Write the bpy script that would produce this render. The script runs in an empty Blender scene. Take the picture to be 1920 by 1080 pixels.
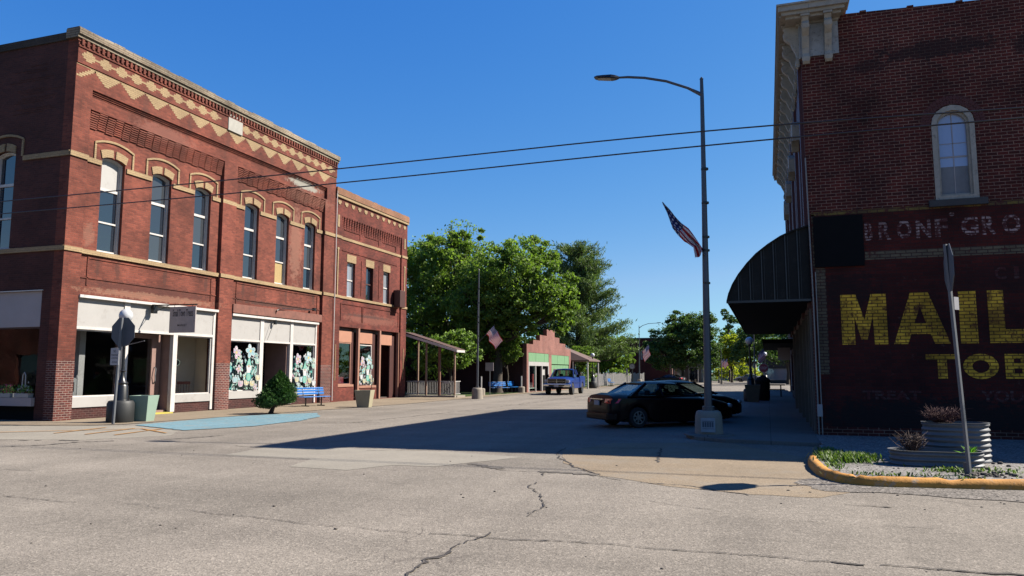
import bpy, bmesh, math, random
import numpy as np
from math import sin, cos, pi, radians, sqrt, atan2
from mathutils import Vector, Matrix
from mathutils.geometry import tessellate_polygon

random.seed(7); np.random.seed(7)
SC = bpy.context.scene
COL = SC.collection

# ------------------------------------------------------------------ camera, world, sun, exposure
cam = bpy.data.objects.new('camera', bpy.data.cameras.new('camera')); COL.objects.link(cam)
cam.location = (0, 0, 1.65)
cam.rotation_euler = (radians(90 + 6.4208), 0, radians(18.7645))
cam.data.sensor_width = 36; cam.data.lens = 36 * 1404 / 1920
cam.data.clip_start = .1; cam.data.clip_end = 5000
SC.camera = cam

SUNV = Vector((1.02, .52, 1.0)).normalized()
W = bpy.data.worlds.new('World'); SC.world = W; W.use_nodes = True
nt = W.node_tree; nt.nodes.clear()
sky = nt.nodes.new('ShaderNodeTexSky'); sky.sky_type = 'NISHITA'; sky.sun_disc = False
sky.sun_elevation = math.asin(SUNV.z); sky.sun_rotation = atan2(SUNV.x, SUNV.y)
sky.air_density = .8; sky.dust_density = .25; sky.ozone_density = 3.2; sky.altitude = 200
# grade of the clear sky: each channel of the sky model gets its own level and slope
sep = nt.nodes.new('ShaderNodeSeparateColor'); com = nt.nodes.new('ShaderNodeCombineColor'); nt.links.new(sky.outputs[0], sep.inputs[0])
for k, (lev, pw) in enumerate(((.36, 1.62), (.90, .90), (2.68, .38))):
    a = nt.nodes.new('ShaderNodeMath'); a.operation = 'POWER'; a.inputs[1].default_value = pw; nt.links.new(sep.outputs[k], a.inputs[0])
    b_ = nt.nodes.new('ShaderNodeMath'); b_.operation = 'MULTIPLY'; b_.inputs[1].default_value = lev; nt.links.new(a.outputs[0], b_.inputs[0]); nt.links.new(b_.outputs[0], com.inputs[k])
    if k == 0: red = b_
    if k == 1:   # keep the low sky pale blue: red never above 55 % of green
        c_ = nt.nodes.new('ShaderNodeMath'); c_.operation = 'MULTIPLY'; c_.inputs[1].default_value = .55; nt.links.new(b_.outputs[0], c_.inputs[0])
        d_ = nt.nodes.new('ShaderNodeMath'); d_.operation = 'MINIMUM'; nt.links.new(red.outputs[0], d_.inputs[0]); nt.links.new(c_.outputs[0], d_.inputs[1]); nt.links.new(d_.outputs[0], com.inputs[0])
bg = nt.nodes.new('ShaderNodeBackground'); bg.inputs[1].default_value = .053
ow = nt.nodes.new('ShaderNodeOutputWorld')
nt.links.new(com.outputs[0], bg.inputs[0]); nt.links.new(bg.outputs[0], ow.inputs[0])
sl = bpy.data.lights.new('sun', 'SUN'); sl.energy = 4.6; sl.angle = radians(.53); sl.color = (1, .93, .82)
so = bpy.data.objects.new('sun', sl); COL.objects.link(so); so.rotation_euler = SUNV.to_track_quat('Z', 'Y').to_euler(); so.location = (30, 30, 60)
SC.view_settings.view_transform = 'Standard'; SC.view_settings.look = 'None'
SC.view_settings.exposure = 1.6; SC.view_settings.gamma = 1

# ------------------------------------------------------------------ materials
MATS = {}
def nmat(name):
    m = bpy.data.materials.new(name); m.use_nodes = True
    n = m.node_tree; b = n.nodes['Principled BSDF']
    return m, n, b
def N(nt, t, **kw):
    n = nt.nodes.new(t)
    for k, v in kw.items(): setattr(n, k, v)
    return n
def L(nt, a, b): nt.links.new(a, b)
def mathn(nt, op, a, b=None, clamp=False):
    n = N(nt, 'ShaderNodeMath', operation=op); n.use_clamp = clamp
    for i, v in enumerate((a, b)):
        if v is None: continue
        if isinstance(v, (int, float)): n.inputs[i].default_value = v
        else: L(nt, v, n.inputs[i])
    return n.outputs[0]
def mixc(nt, f, a, b, mode='MIX'):
    n = N(nt, 'ShaderNodeMix', data_type='RGBA', blend_type=mode)
    for i, v in ((0, f), (6, a), (7, b)):
        if isinstance(v, (int, float)): n.inputs[i].default_value = v
        elif isinstance(v, tuple): n.inputs[i].default_value = (*v[:3], 1)
        else: L(nt, v, n.inputs[i])
    return n.outputs[2]
def noise(nt, vec, scale, detail=4, rough=.55):
    n = N(nt, 'ShaderNodeTexNoise'); n.inputs['Scale'].default_value = scale
    n.inputs['Detail'].default_value = detail; n.inputs['Roughness'].default_value = rough
    L(nt, vec, n.inputs['Vector']); return n.outputs['Fac']
def ramp(nt, fac, stops):
    n = N(nt, 'ShaderNodeValToRGB'); el = n.color_ramp.elements
    el[0].position, el[1].position = stops[0][0], stops[-1][0]
    for p, c in stops[1:-1]: el.new(p)
    for e, (p, c) in zip(sorted(el, key=lambda q: q.position), stops): e.color = (*c, 1) if isinstance(c, tuple) else (c, c, c, 1)
    L(nt, fac, n.inputs[0]); return n.outputs[0]
def bump(nt, b, h, strength, dist=.02):
    n = N(nt, 'ShaderNodeBump'); n.inputs['Strength'].default_value = strength; n.inputs['Distance'].default_value = dist
    L(nt, h, n.inputs['Height']); L(nt, n.outputs[0], b.inputs['Normal'])
def scale_c(c, k): return tuple(min(1, v * k) for v in c)
KP, KB, KG = .42, .41, .37   # overall level of the paint, brick and paving colours for this exposure
def simple(name, c, rough=.6, metal=0, var=.18, nscale=3., bmp=.15, spec=.5, coat=0, dirt=None):
    if name in MATS: return MATS[name]
    if metal < .5: c = scale_c(c, KP)
    if dirt: dirt = (scale_c(dirt[0], KP), dirt[1])
    m, t, b = nmat(name)
    tc = N(t, 'ShaderNodeTexCoord').outputs['Object']
    f = noise(t, tc, nscale, 6, .65)
    f2 = ramp(t, f, [(.3, 0.), (.7, 1.)])
    col = mixc(t, f2, scale_c(c, 1 - var), scale_c(c, 1 + var * .6))
    if dirt:
        d = ramp(t, noise(t, tc, nscale * 2.7, 8, .7), [(.55, 0.), (.68, 1.)])
        col = mixc(t, mathn(t, 'MULTIPLY', d, dirt[1]), col, dirt[0])
    L(t, col, b.inputs['Base Color'])
    b.inputs['Roughness'].default_value = rough; b.inputs['Metallic'].default_value = metal
    b.inputs['Specular IOR Level'].default_value = spec; b.inputs['Coat Weight'].default_value = coat
    b.inputs['Coat Roughness'].default_value = .03
    if bmp: bump(t, b, noise(t, tc, nscale * 12, 4), bmp, .01)
    MATS[name] = m; return m
def wallcoord(t):
    tc = N(t, 'ShaderNodeTexCoord').outputs['Object']
    g = N(t, 'ShaderNodeNewGeometry').outputs['Normal']
    s = N(t, 'ShaderNodeSeparateXYZ'); L(t, tc, s.inputs[0]); sn = N(t, 'ShaderNodeSeparateXYZ'); L(t, g, sn.inputs[0])
    isx = mathn(t, 'GREATER_THAN', mathn(t, 'ABSOLUTE', sn.outputs[0]), .6)
    u = mathn(t, 'ADD', mathn(t, 'MULTIPLY', isx, s.outputs[1]), mathn(t, 'MULTIPLY', mathn(t, 'SUBTRACT', 1., isx), s.outputs[0]))
    cb = N(t, 'ShaderNodeCombineXYZ'); L(t, u, cb.inputs[0]); L(t, s.outputs[2], cb.inputs[1])
    return tc, cb.outputs[0], s
def brick(name, c1, c2, mort, row=.075, bw=.22, ms=.006, wear=(), stain=.35, bmp=.5, patch=None, rough=.9):
    """wear: (centre in object coordinates, radii, colour, strength) weathered places with their own shape"""
    if name in MATS: return MATS[name]
    c1, c2, mort = (scale_c(q, KB) for q in (c1, c2, mort)); wear = [(a, r, scale_c(q, KB), k) for a, r, q, k in wear]
    if patch: patch = (scale_c(patch[0], KB), *patch[1:])
    m, t, b = nmat(name)
    tc, v, s = wallcoord(t)
    # slight wobble of the courses
    wob = N(t, 'ShaderNodeTexNoise'); wob.inputs['Scale'].default_value = 1.3; L(t, v, wob.inputs['Vector'])
    va = N(t, 'ShaderNodeVectorMath', operation='MULTIPLY_ADD'); L(t, wob.outputs['Color'], va.inputs[0]); va.inputs[1].default_value = (.03, .012, 0); L(t, v, va.inputs[2])
    v = va.outputs[0]
    br = N(t, 'ShaderNodeTexBrick'); L(t, v, br.inputs['Vector'])
    br.inputs['Scale'].default_value = 1; br.inputs['Brick Width'].default_value = bw; br.inputs['Row Height'].default_value = row
    br.inputs['Mortar Size'].default_value = ms; br.inputs['Mortar Smooth'].default_value = .3; br.inputs['Bias'].default_value = 0
    br.inputs['Color1'].default_value = (*c1, 1); br.inputs['Color2'].default_value = (*c2, 1); br.inputs['Mortar'].default_value = (*mort, 1)
    col = br.outputs['Color']
    big = ramp(t, noise(t, tc, .55, 8, .65), [(.35, 1 - stain), (.65, 1 + stain * .4)])
    col = mixc(t, 1., col, big, 'MULTIPLY')
    fine = ramp(t, noise(t, v, 26, 4, .7), [(.3, .82), (.75, 1.12)])
    col = mixc(t, 1., col, fine, 'MULTIPLY')
    # sooty horizontal streaks
    mp = N(t, 'ShaderNodeMapping'); mp.inputs['Scale'].default_value = (.35, 3.2, 1); L(t, v, mp.inputs[0])
    st = ramp(t, noise(t, mp.outputs[0], 1.6, 6, .7), [(.56, 0.), (.72, 1.)])
    col = mixc(t, mathn(t, 'MULTIPLY', st, stain * .9), col, scale_c(c1, .35))
    if patch:   # painted-off / spalled bricks showing another colour
        pn = ramp(t, noise(t, v, patch[2], 8, .75), [(patch[1], 0.), (patch[1] + .07, 1.)])
        col = mixc(t, mathn(t, 'MULTIPLY', pn, patch[3]), col, patch[0])
    for (c, r, wc, k) in wear:
        mp = N(t, 'ShaderNodeMapping'); mp.inputs['Location'].default_value = tuple(-a / q for a, q in zip(c, r)); mp.inputs['Scale'].default_value = tuple(1 / q for q in r)
        L(t, tc, mp.inputs[0]); ln = N(t, 'ShaderNodeVectorMath', operation='LENGTH'); L(t, mp.outputs[0], ln.inputs[0])
        nn = noise(t, v, 4.5, 9, .8)
        q = mathn(t, 'SUBTRACT', mathn(t, 'ADD', 1., mathn(t, 'MULTIPLY', mathn(t, 'SUBTRACT', nn, .5), 3.2)), ln.outputs['Value'])
        q = mathn(t, 'MULTIPLY', mathn(t, 'MULTIPLY', q, 3., True), k, True)
        col = mixc(t, q, col, wc)
    L(t, col, b.inputs['Base Color']); b.inputs['Roughness'].default_value = rough; b.inputs['Specular IOR Level'].default_value = .25
    hh = mathn(t, 'SUBTRACT', 1., br.outputs['Fac'])
    hh = mathn(t, 'ADD', hh, mathn(t, 'MULTIPLY', noise(t, v, 30, 3), .5))
    bump(t, b, hh, bmp, .012)
    MATS[name] = m; return m
def ground_mat(name, c, speck=.5, crackc=None, tint=None, scale=1., joints=None, bm=.6, lanes=False):
    if name in MATS: return MATS[name]
    c = scale_c(c, KG); tint = (scale_c(tint[0], KG), *tint[1:]) if tint else None; crackc = scale_c(crackc, KG) if crackc else None
    m, t, b = nmat(name); tc = N(t, 'ShaderNodeTexCoord').outputs['Object']
    a = noise(t, tc, .16 * scale, 7, .62); a2 = noise(t, tc, 1.1 * scale, 8, .7)
    col = mixc(t, ramp(t, a, [(.35, 0.), (.65, 1.)]), scale_c(c, .86), scale_c(c, 1.08))
    col = mixc(t, 1., col, ramp(t, a2, [(.3, .9), (.7, 1.07)]), 'MULTIPLY')
    vo = N(t, 'ShaderNodeTexVoronoi'); vo.inputs['Scale'].default_value = 62 * scale; L(t, tc, vo.inputs['Vector'])
    sp = N(t, 'ShaderNodeSeparateColor'); L(t, vo.outputs['Color'], sp.inputs[0])
    chips = ramp(t, sp.outputs[0], [(0., 1 - .55 * speck), (.25, 1 - .12 * speck), (.8, 1.), (1., 1 + .5 * speck)])
    col = mixc(t, 1., col, chips, 'MULTIPLY')
    mid = ramp(t, noise(t, tc, 9 * scale, 8, .8), [(.3, 1 - .22 * speck), (.7, 1 + .12 * speck)])
    col = mixc(t, 1., col, mid, 'MULTIPLY')
    if lanes:
        for sc_, k in (((.42, .035, 1), .85), ((.03, .5, 1), .89)):
            mp = N(t, 'ShaderNodeMapping'); mp.inputs['Scale'].default_value = sc_; L(t, tc, mp.inputs[0])
            col = mixc(t, 1., col, ramp(t, noise(t, mp.outputs[0], 1.3, 5, .6), [(.38, k), (.62, 1.05)]), 'MULTIPLY')
        st = ramp(t, noise(t, tc, .9, 5, .65), [(.66, 0.), (.74, 1.)]); col = mixc(t, mathn(t, 'MULTIPLY', st, .3), col, scale_c(c, .45))
        v3 = N(t, 'ShaderNodeTexVoronoi'); v3.inputs['Scale'].default_value = 21; L(t, tc, v3.inputs['Vector']); s3 = N(t, 'ShaderNodeSeparateColor'); L(t, v3.outputs['Color'], s3.inputs[0])
        wc = mathn(t, 'MULTIPLY', mathn(t, 'GREATER_THAN', s3.outputs[1], .80), mathn(t, 'LESS_THAN', v3.outputs['Distance'], .34)); col = mixc(t, mathn(t, 'MULTIPLY', wc, .42), col, scale_c(c, 1.55))
    if tint:
        f = ramp(t, noise(t, tc, tint[1], 6, .7), [(.5, 0.), (.7, 1.)])
        col = mixc(t, mathn(t, 'MULTIPLY', f, tint[2]), col, tint[0])
    if crackc:   # hairline crazing
        wv = N(t, 'ShaderNodeTexNoise'); wv.inputs['Scale'].default_value = .8; L(t, tc, wv.inputs['Vector'])
        ad = N(t, 'ShaderNodeVectorMath', operation='MULTIPLY_ADD'); L(t, wv.outputs['Color'], ad.inputs[0]); ad.inputs[1].default_value = (2, 2, 0); L(t, tc, ad.inputs[2])
        v2 = N(t, 'ShaderNodeTexVoronoi', feature='DISTANCE_TO_EDGE'); v2.inputs['Scale'].default_value = .22; L(t, ad.outputs[0], v2.inputs['Vector'])
        cr = ramp(t, v2.outputs['Distance'], [(0., 1.), (.0035, 0.)])
        gate = ramp(t, noise(t, tc, .5, 3), [(.5, 0.), (.62, 1.)])
        col = mixc(t, mathn(t, 'MULTIPLY', mathn(t, 'MULTIPLY', cr, gate), .55), col, crackc)
    if joints:
        s = N(t, 'ShaderNodeSeparateXYZ'); L(t, tc, s.inputs[0])
        for ax in (0, 1):
            fr = mathn(t, 'FRACT', mathn(t, 'DIVIDE', s.outputs[ax], joints))
            ln = mathn(t, 'LESS_THAN', fr, .018 / joints)
            col = mixc(t, mathn(t, 'MULTIPLY', ln, .75), col, scale_c(c, .3))
    L(t, col, b.inputs['Base Color']); b.inputs['Roughness'].default_value = .93; b.inputs['Specular IOR Level'].default_value = .2
    h = mathn(t, 'ADD', vo.outputs['Distance'], mathn(t, 'MULTIPLY', a2, .6))
    bump(t, b, h, bm, .006)
    MATS[name] = m; return m
def leafmat(name, c, c2, trans=.35):
    if name in MATS: return MATS[name]
    m, t, b = nmat(name)
    g = N(t, 'ShaderNodeNewGeometry')
    col = ramp(t, g.outputs['Random Per Island'], [(0., scale_c(c, .7)), (.5, c), (1., c2)])
    tc = N(t, 'ShaderNodeTexCoord').outputs['Object']
    col = mixc(t, 1., col, ramp(t, noise(t, tc, .5, 3), [(.35, .8), (.65, 1.15)]), 'MULTIPLY')
    L(t, col, b.inputs['Base Color']); b.inputs['Roughness'].default_value = .6; b.inputs['Specular IOR Level'].default_value = .25
    tr = N(t, 'ShaderNodeBsdfTranslucent'); L(t, mixc(t, 1., col, (1.0, 1.15, .45), 'MULTIPLY'), tr.inputs[0])
    ms = N(t, 'ShaderNodeMixShader'); ms.inputs[0].default_value = trans
    L(t, b.outputs[0], ms.inputs[1]); L(t, tr.outputs[0], ms.inputs[2]); L(t, ms.outputs[0], t.nodes['Material Output'].inputs[0])
    MATS[name] = m; return m
def glass(name, tint=(.8, .85, .88), alpha=.75, refl=1.6, wav=0.):
    if name in MATS: return MATS[name]
    m, t, b = nmat(name); t.nodes.remove(b)
    tr = N(t, 'ShaderNodeBsdfTransparent'); tr.inputs[0].default_value = (*tint, 1)
    gl = N(t, 'ShaderNodeBsdfGlossy'); gl.inputs['Roughness'].default_value = .01
    fr = N(t, 'ShaderNodeFresnel'); bf = N(t, 'ShaderNodeNewGeometry').outputs['Backfacing']
    L(t, mathn(t, 'ADD', refl, mathn(t, 'MULTIPLY', bf, 1 / refl - refl)), fr.inputs[0])   # same reflectance from both sides of the sheet
    if wav:
        tc = N(t, 'ShaderNodeTexCoord').outputs['Object']
        bp = N(t, 'ShaderNodeBump'); bp.inputs['Strength'].default_value = wav; bp.inputs['Distance'].default_value = .02
        L(t, noise(t, tc, 2.2, 2), bp.inputs['Height']); L(t, bp.outputs[0], gl.inputs['Normal'])
    ms = N(t, 'ShaderNodeMixShader'); L(t, fr.outputs[0], ms.inputs[0]); L(t, tr.outputs[0], ms.inputs[1]); L(t, gl.outputs[0], ms.inputs[2])
    L(t, ms.outputs[0], t.nodes['Material Output'].inputs[0]); MATS[name] = m; return m
def darkglass(name, c=(.012, .016, .022), ior=1.9, rough=.02, wav=.12):
    if name in MATS: return MATS[name]
    m, t, b = nmat(name); b.inputs['Base Color'].default_value = (*c, 1); b.inputs['Roughness'].default_value = rough
    b.inputs['IOR'].default_value = ior
    tc = N(t, 'ShaderNodeTexCoord').outputs['Object']; bump(t, b, noise(t, tc, 1.7, 2), wav, .02)
    MATS[name] = m; return m

RED1, RED2, MORT = (.38, .10, .062), (.235, .06, .040), (.27, .12, .09)
LOCA = (-22.87, 19.22, 0)     # object origin of the corner building: wear is given relative to it
def rel(y, z): return (0, y - 19.22, z)
DRIPS = []
for y_ in (20.75, 21.65, 24.0, 26.35, 28.8, 29.7, 32.1, 34.5): DRIPS.append((rel(y_, 5.5), (3, .12, .42), (.10, .045, .035), .55))
for y_ in (22.4, 24.8, 27.2, 30.4, 35.6): DRIPS.append((rel(y_, 12.0), (3, .16, .7), (.14, .055, .042), .45))
M_brickA = brick('red_face_brick', RED1, RED2, MORT, stain=.5, patch=((.50, .26, .20), .66, 3.4, .45), wear=DRIPS + [
    (rel(32.8, 8.2), (3, .6, 2.2), (.50, .25, .18), .5), (rel(33.6, 10.9), (3, 2.4, .4), (.46, .22, .16), .4),
    (rel(33.4, 11.55), (3, 1.5, .25), (.52, .5, .43), .9),
    (rel(23.6, 11.3), (3, 1.8, .4), (.40, .17, .13), .5), (rel(23.5, 4.85), (3, 4, .25), (.13, .045, .035), .7),
    (rel(23.5, 4.6), (3, 4, .16), (.5, .27, .18), .5), (rel(31.5, 4.95), (3, 3.5, .12), (.10, .05, .04), .8),
    (rel(19.7, 1.9), (3, .6, .4), (.09, .03, .025), .6), (rel(20.3, 6.6), (3, .3, .5), (.5, .28, .2), .3),
    (rel(19.6, .35), (1.5, .6, .45), (.45, .3, .25), .4), (rel(27.4, .3), (1.5, .5, .3), (.45, .3, .25), .4), (rel(35.6, .5), (1.5, .6, .4), (.45, .3, .25), .3)])
M_brickB = brick('second_front_brick', (.32, .070, .048), (.19, .043, .032), (.24, .10, .075), stain=.5, patch=((.45, .22, .17), .67, 3.4, .4), wear=[
    ((0, 4.6, 4.85), (3, 3.6, .35), (.38, .15, .11), .55), ((0, 4, 5.0), (3, 3, .1), (.1, .05, .045), .7)])
M_brickBase = brick('weathered_base_brick', (.25, .06, .042), (.11, .03, .03), (.50, .36, .31), row=.078, ms=.011, stain=.45)
M_darkbrick = brick('bulkhead_brick', (.12, .035, .03), (.07, .022, .02), (.26, .16, .14), row=.078)
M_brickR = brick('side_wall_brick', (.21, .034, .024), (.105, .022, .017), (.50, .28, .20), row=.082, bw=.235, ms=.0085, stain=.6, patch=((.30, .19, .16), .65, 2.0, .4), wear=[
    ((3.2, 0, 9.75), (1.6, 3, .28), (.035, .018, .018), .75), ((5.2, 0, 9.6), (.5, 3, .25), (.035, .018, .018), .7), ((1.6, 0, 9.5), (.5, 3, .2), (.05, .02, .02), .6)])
M_brickPaint = brick('painted_sign_brick', (.17, .022, .015), (.10, .017, .012), (.08, .03, .025), row=.082, bw=.235, ms=.009, stain=.6,
                     wear=[((2.6, 0, .55), (3.2, 3, .55), (.028, .017, .016), .9), ((.9, 0, 3.7), (.8, 3, .5), (.03, .014, .013), .7), ((4.5, 0, 3.9), (1.6, 3, .4), (.05, .017, .015), .5)],
                     patch=((.26, .15, .12), .62, 3.2, .5))
M_brickDarkRow = brick('row_brick', (.10, .03, .027), (.07, .025, .02), (.13, .09, .08), row=.08)
M_yellowLet = brick('yellow_lettering', (2.1, 1.15, .10), (1.5, .8, .07), (.36, .17, .04), row=.082, bw=.235, ms=.012, stain=.75, patch=((.13, .028, .022), .53, 3.0, .8), wear=[((4.1, 0, 3.0), (.5, 3, .25), (.14, .03, .02), .5), ((1.2, 0, 2.5), (.35, 3, .3), (.14, .03, .02), .5), ((2.6, 0, 1.7), (.5, 3, .2), (.14, .03, .02), .5)])
M_oldYellow = brick('faded_yellow_paint', (.36, .24, .06), (.24, .15, .07), (.14, .05, .04), row=.082, bw=.235, ms=.010, stain=.5, patch=((.13, .03, .026), .5, 5., .9))
M_whiteLet = brick('faded_white_lettering', (.8, .55, .5), (.55, .35, .32), (.13, .04, .035), row=.082, bw=.235, ms=.016, stain=.5, patch=((.14, .03, .028), .47, 6., .95))
M_faintLet = brick('faint_white_lettering', (.22, .13, .12), (.17, .09, .085), (.12, .035, .03), row=.082, bw=.235, ms=.016, stain=.5, patch=((.14, .03, .028), .46, 6., .95))
M_buff = brick('buff_brick', (.66, .47, .26), (.58, .40, .22), (.40, .28, .18), row=.075, ms=.006, stain=.2)
M_coping = brick('weathered_coping', (.55, .46, .34), (.45, .35, .25), (.2, .14, .1), row=.09, bw=.45, ms=.012, stain=.5, patch=((.16, .11, .08), .56, 2.5, .8))
M_copingB = brick('orange_coping', (.50, .23, .13), (.42, .22, .13), (.3, .2, .14), row=.08, stain=.35, patch=((.6, .45, .3), .58, 2.5, .6))
M_shopbrick = brick('shop_front_brick', (.46, .17, .13), (.36, .12, .10), (.5, .33, .28), row=.085, ms=.012, stain=.3)

def white(n='white_paint', c=(.60, .575, .55), **k): return simple(n, c, .55, var=.06, nscale=1.2, bmp=.08, dirt=((.35, .3, .27), .35), **k)
M_white = white(); M_trim = simple('window_trim_paint', (.92, .86, .81), .5, var=.12, nscale=2, dirt=((.3, .2, .17), .4))
M_lav = simple('pale_side_panel', (.60, .52, .52), .6, var=.08, nscale=1)
M_pink = simple('pink_brown_frame', (.42, .26, .22), .5, var=.15)
M_stone = simple('plaque_stone', (.55, .52, .46), .8, var=.15, nscale=5)
M_peach = simple('peach_panel', (.62, .29, .18), .6, var=.08)
M_peachTrim = simple('peach_post', (.50, .24, .16), .6, var=.12)
M_brown = simple('dark_brown_paint', (.09, .022, .016), .55, var=.2)
M_wood = simple('redwood', (.26, .10, .06), .7, var=.3, nscale=4)
M_beam = simple('weathered_beam', (.30, .11, .075), .85, var=.35, nscale=3, dirt=((.1, .05, .04), .6))
M_roof = simple('shingle_roof', (.13, .06, .045), .9, var=.3, nscale=6, bmp=.6)
M_flat = simple('tar_roof', (.06, .06, .06), .9)
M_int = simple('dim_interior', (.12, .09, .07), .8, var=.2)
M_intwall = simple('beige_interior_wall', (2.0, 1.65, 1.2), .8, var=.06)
M_black = simple('black_metal', (.012, .012, .013), .35, var=.2, bmp=.05)
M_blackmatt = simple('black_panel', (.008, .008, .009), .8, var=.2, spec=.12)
M_steel = simple('galvanised_steel', (.19, .20, .22), .6, .0, var=.12, nscale=8, bmp=.05)
M_polegrey = simple('grey_pole_paint', (.14, .15, .18), .45, .4, var=.1, nscale=2, bmp=.03)
M_conc = simple('cast_concrete', (.42, .36, .29), .9, var=.14, nscale=5, bmp=.3)
M_blue = simple('blue_plastic', (.03, .28, .85), .35, var=.15, bmp=.03)
M_mint = simple('mint_planter', (.36, .50, .40), .6, var=.06)
M_tanpl = simple('tan_planter_stone', (.52, .46, .30), .8, var=.08)
M_soil = simple('soil', (.05, .035, .02), 1, var=.3, nscale=20)
M_bark = simple('bark', (.10, .075, .055), .95, var=.35, nscale=6, bmp=.8)
M_glassUp = darkglass('upper_window_glass', (.008, .012, .02), 2.0)
UPG = [M_glassUp, darkglass('upper_glass_wavy', (.014, .018, .026), 1.9, .03, .4), darkglass('upper_glass_dusty', (.03, .034, .04), 1.75, .08, .25)]
M_glassPale = darkglass('curtained_window_glass', (.16, .17, .19), 1.9)
M_glassSky = darkglass('blue_curtained_glass', (.24, .28, .40), 1.7)
M_shopglass = glass('shop_glass', (.82, .84, .85), refl=1.5, wav=.05)
M_carglass = glass('tinted_car_glass', (.42, .50, .50), refl=1.55)
M_ply = simple('plywood', (.60, .42, .17), .8, var=.12, nscale=6)
M_corn = simple('cream_cornice_paint', (.62, .54, .44), .75, var=.2, nscale=4, dirt=((.2, .16, .12), .7))
M_cornpan = simple('peeling_white_panel', (.55, .54, .52), .75, var=.18, nscale=5, dirt=((.16, .13, .12), .8))
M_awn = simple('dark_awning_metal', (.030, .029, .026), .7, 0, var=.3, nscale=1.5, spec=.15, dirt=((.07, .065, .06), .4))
M_redpaint = simple('red_paint', (.16, .03, .028), .6, var=.2)
M_yellowcurb = simple('worn_yellow_curb_paint', (.92, .40, .05), .85, var=.35, nscale=2.2, bmp=.5, dirt=((.62, .48, .33), .95))
M_green = simple('green_board', (.20, .42, .20), .7, var=.12)
M_flagW, M_flagR = simple('flag_white', (.7, .66, .66), .8, var=.05, bmp=0), simple('flag_red', (.45, .03, .04), .8, var=.05, bmp=0)
M_skyblue = None
M_orange = simple('orange_road_paint', (.62, .30, .07), .85, var=.2, nscale=9, dirt=((.42, .37, .31), .8))
M_yellow = simple('yellow_paint', (.75, .62, .10), .7, var=.08)
M_signback = simple('sign_back_aluminium', (.16, .18, .21), .5, .3, var=.08)
M_signface = simple('sign_face_white', (.62, .60, .62), .5, var=.04)
M_signred = simple('sign_red', (.45, .02, .04), .45, var=.05, bmp=0)
M_signink = simple('sign_ink', (.03, .03, .035), .6, bmp=0)
M_lilacboard = simple('hanging_board', (.62, .54, .52), .7, var=.12, nscale=3)
M_inkgrey = simple('faded_board_ink', (.08, .06, .06), .7, bmp=0)
M_globe = simple('milky_globe', (.85, .87, .9), .25, var=.02, bmp=0)

ROADC = (.48, .42, .352)
M_skyblue = ground_mat('pale_blue_road_paint', (.30, .53, .62), .8, tint=((.44, .42, .38), 2.4, .75), bm=.5)
M_road = ground_mat('chip_seal_road', ROADC, .8, crackc=(.12, .1, .09), lanes=True)
M_walk = ground_mat('tan_sidewalk_concrete', (.47, .37, .26), .3, joints=1.52, bm=.3)
M_walkR = ground_mat('grey_sidewalk_concrete', (.33, .29, .26), .3, joints=1.52, bm=.3)
M_patch = ground_mat('smooth_concrete_patch', (.52, .47, .39), .35, bm=.3)
M_gutter = ground_mat('tan_gutter_wash', (.50, .39, .27), .55, tint=((.46, .41, .34), .8, .6))
M_gravel = ground_mat('gravel_bed', (.46, .43, .40), 1.6, scale=.55, bm=1.)
M_gravelwash = ground_mat('loose_gravel_fringe', (.37, .33, .29), 1.7, scale=.6, bm=1.)
M_tar = simple('crack_tar', (.06, .05, .045), .95, var=.3, bmp=0)  # dark tar in the pavement cracks
M_dirtcrack = simple('crack_filler', (.17, .145, .12), .95, var=.3, nscale=8, bmp=.5)
M_grass = ground_mat('lawn_ground', (.10, .16, .035), .8)

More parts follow.
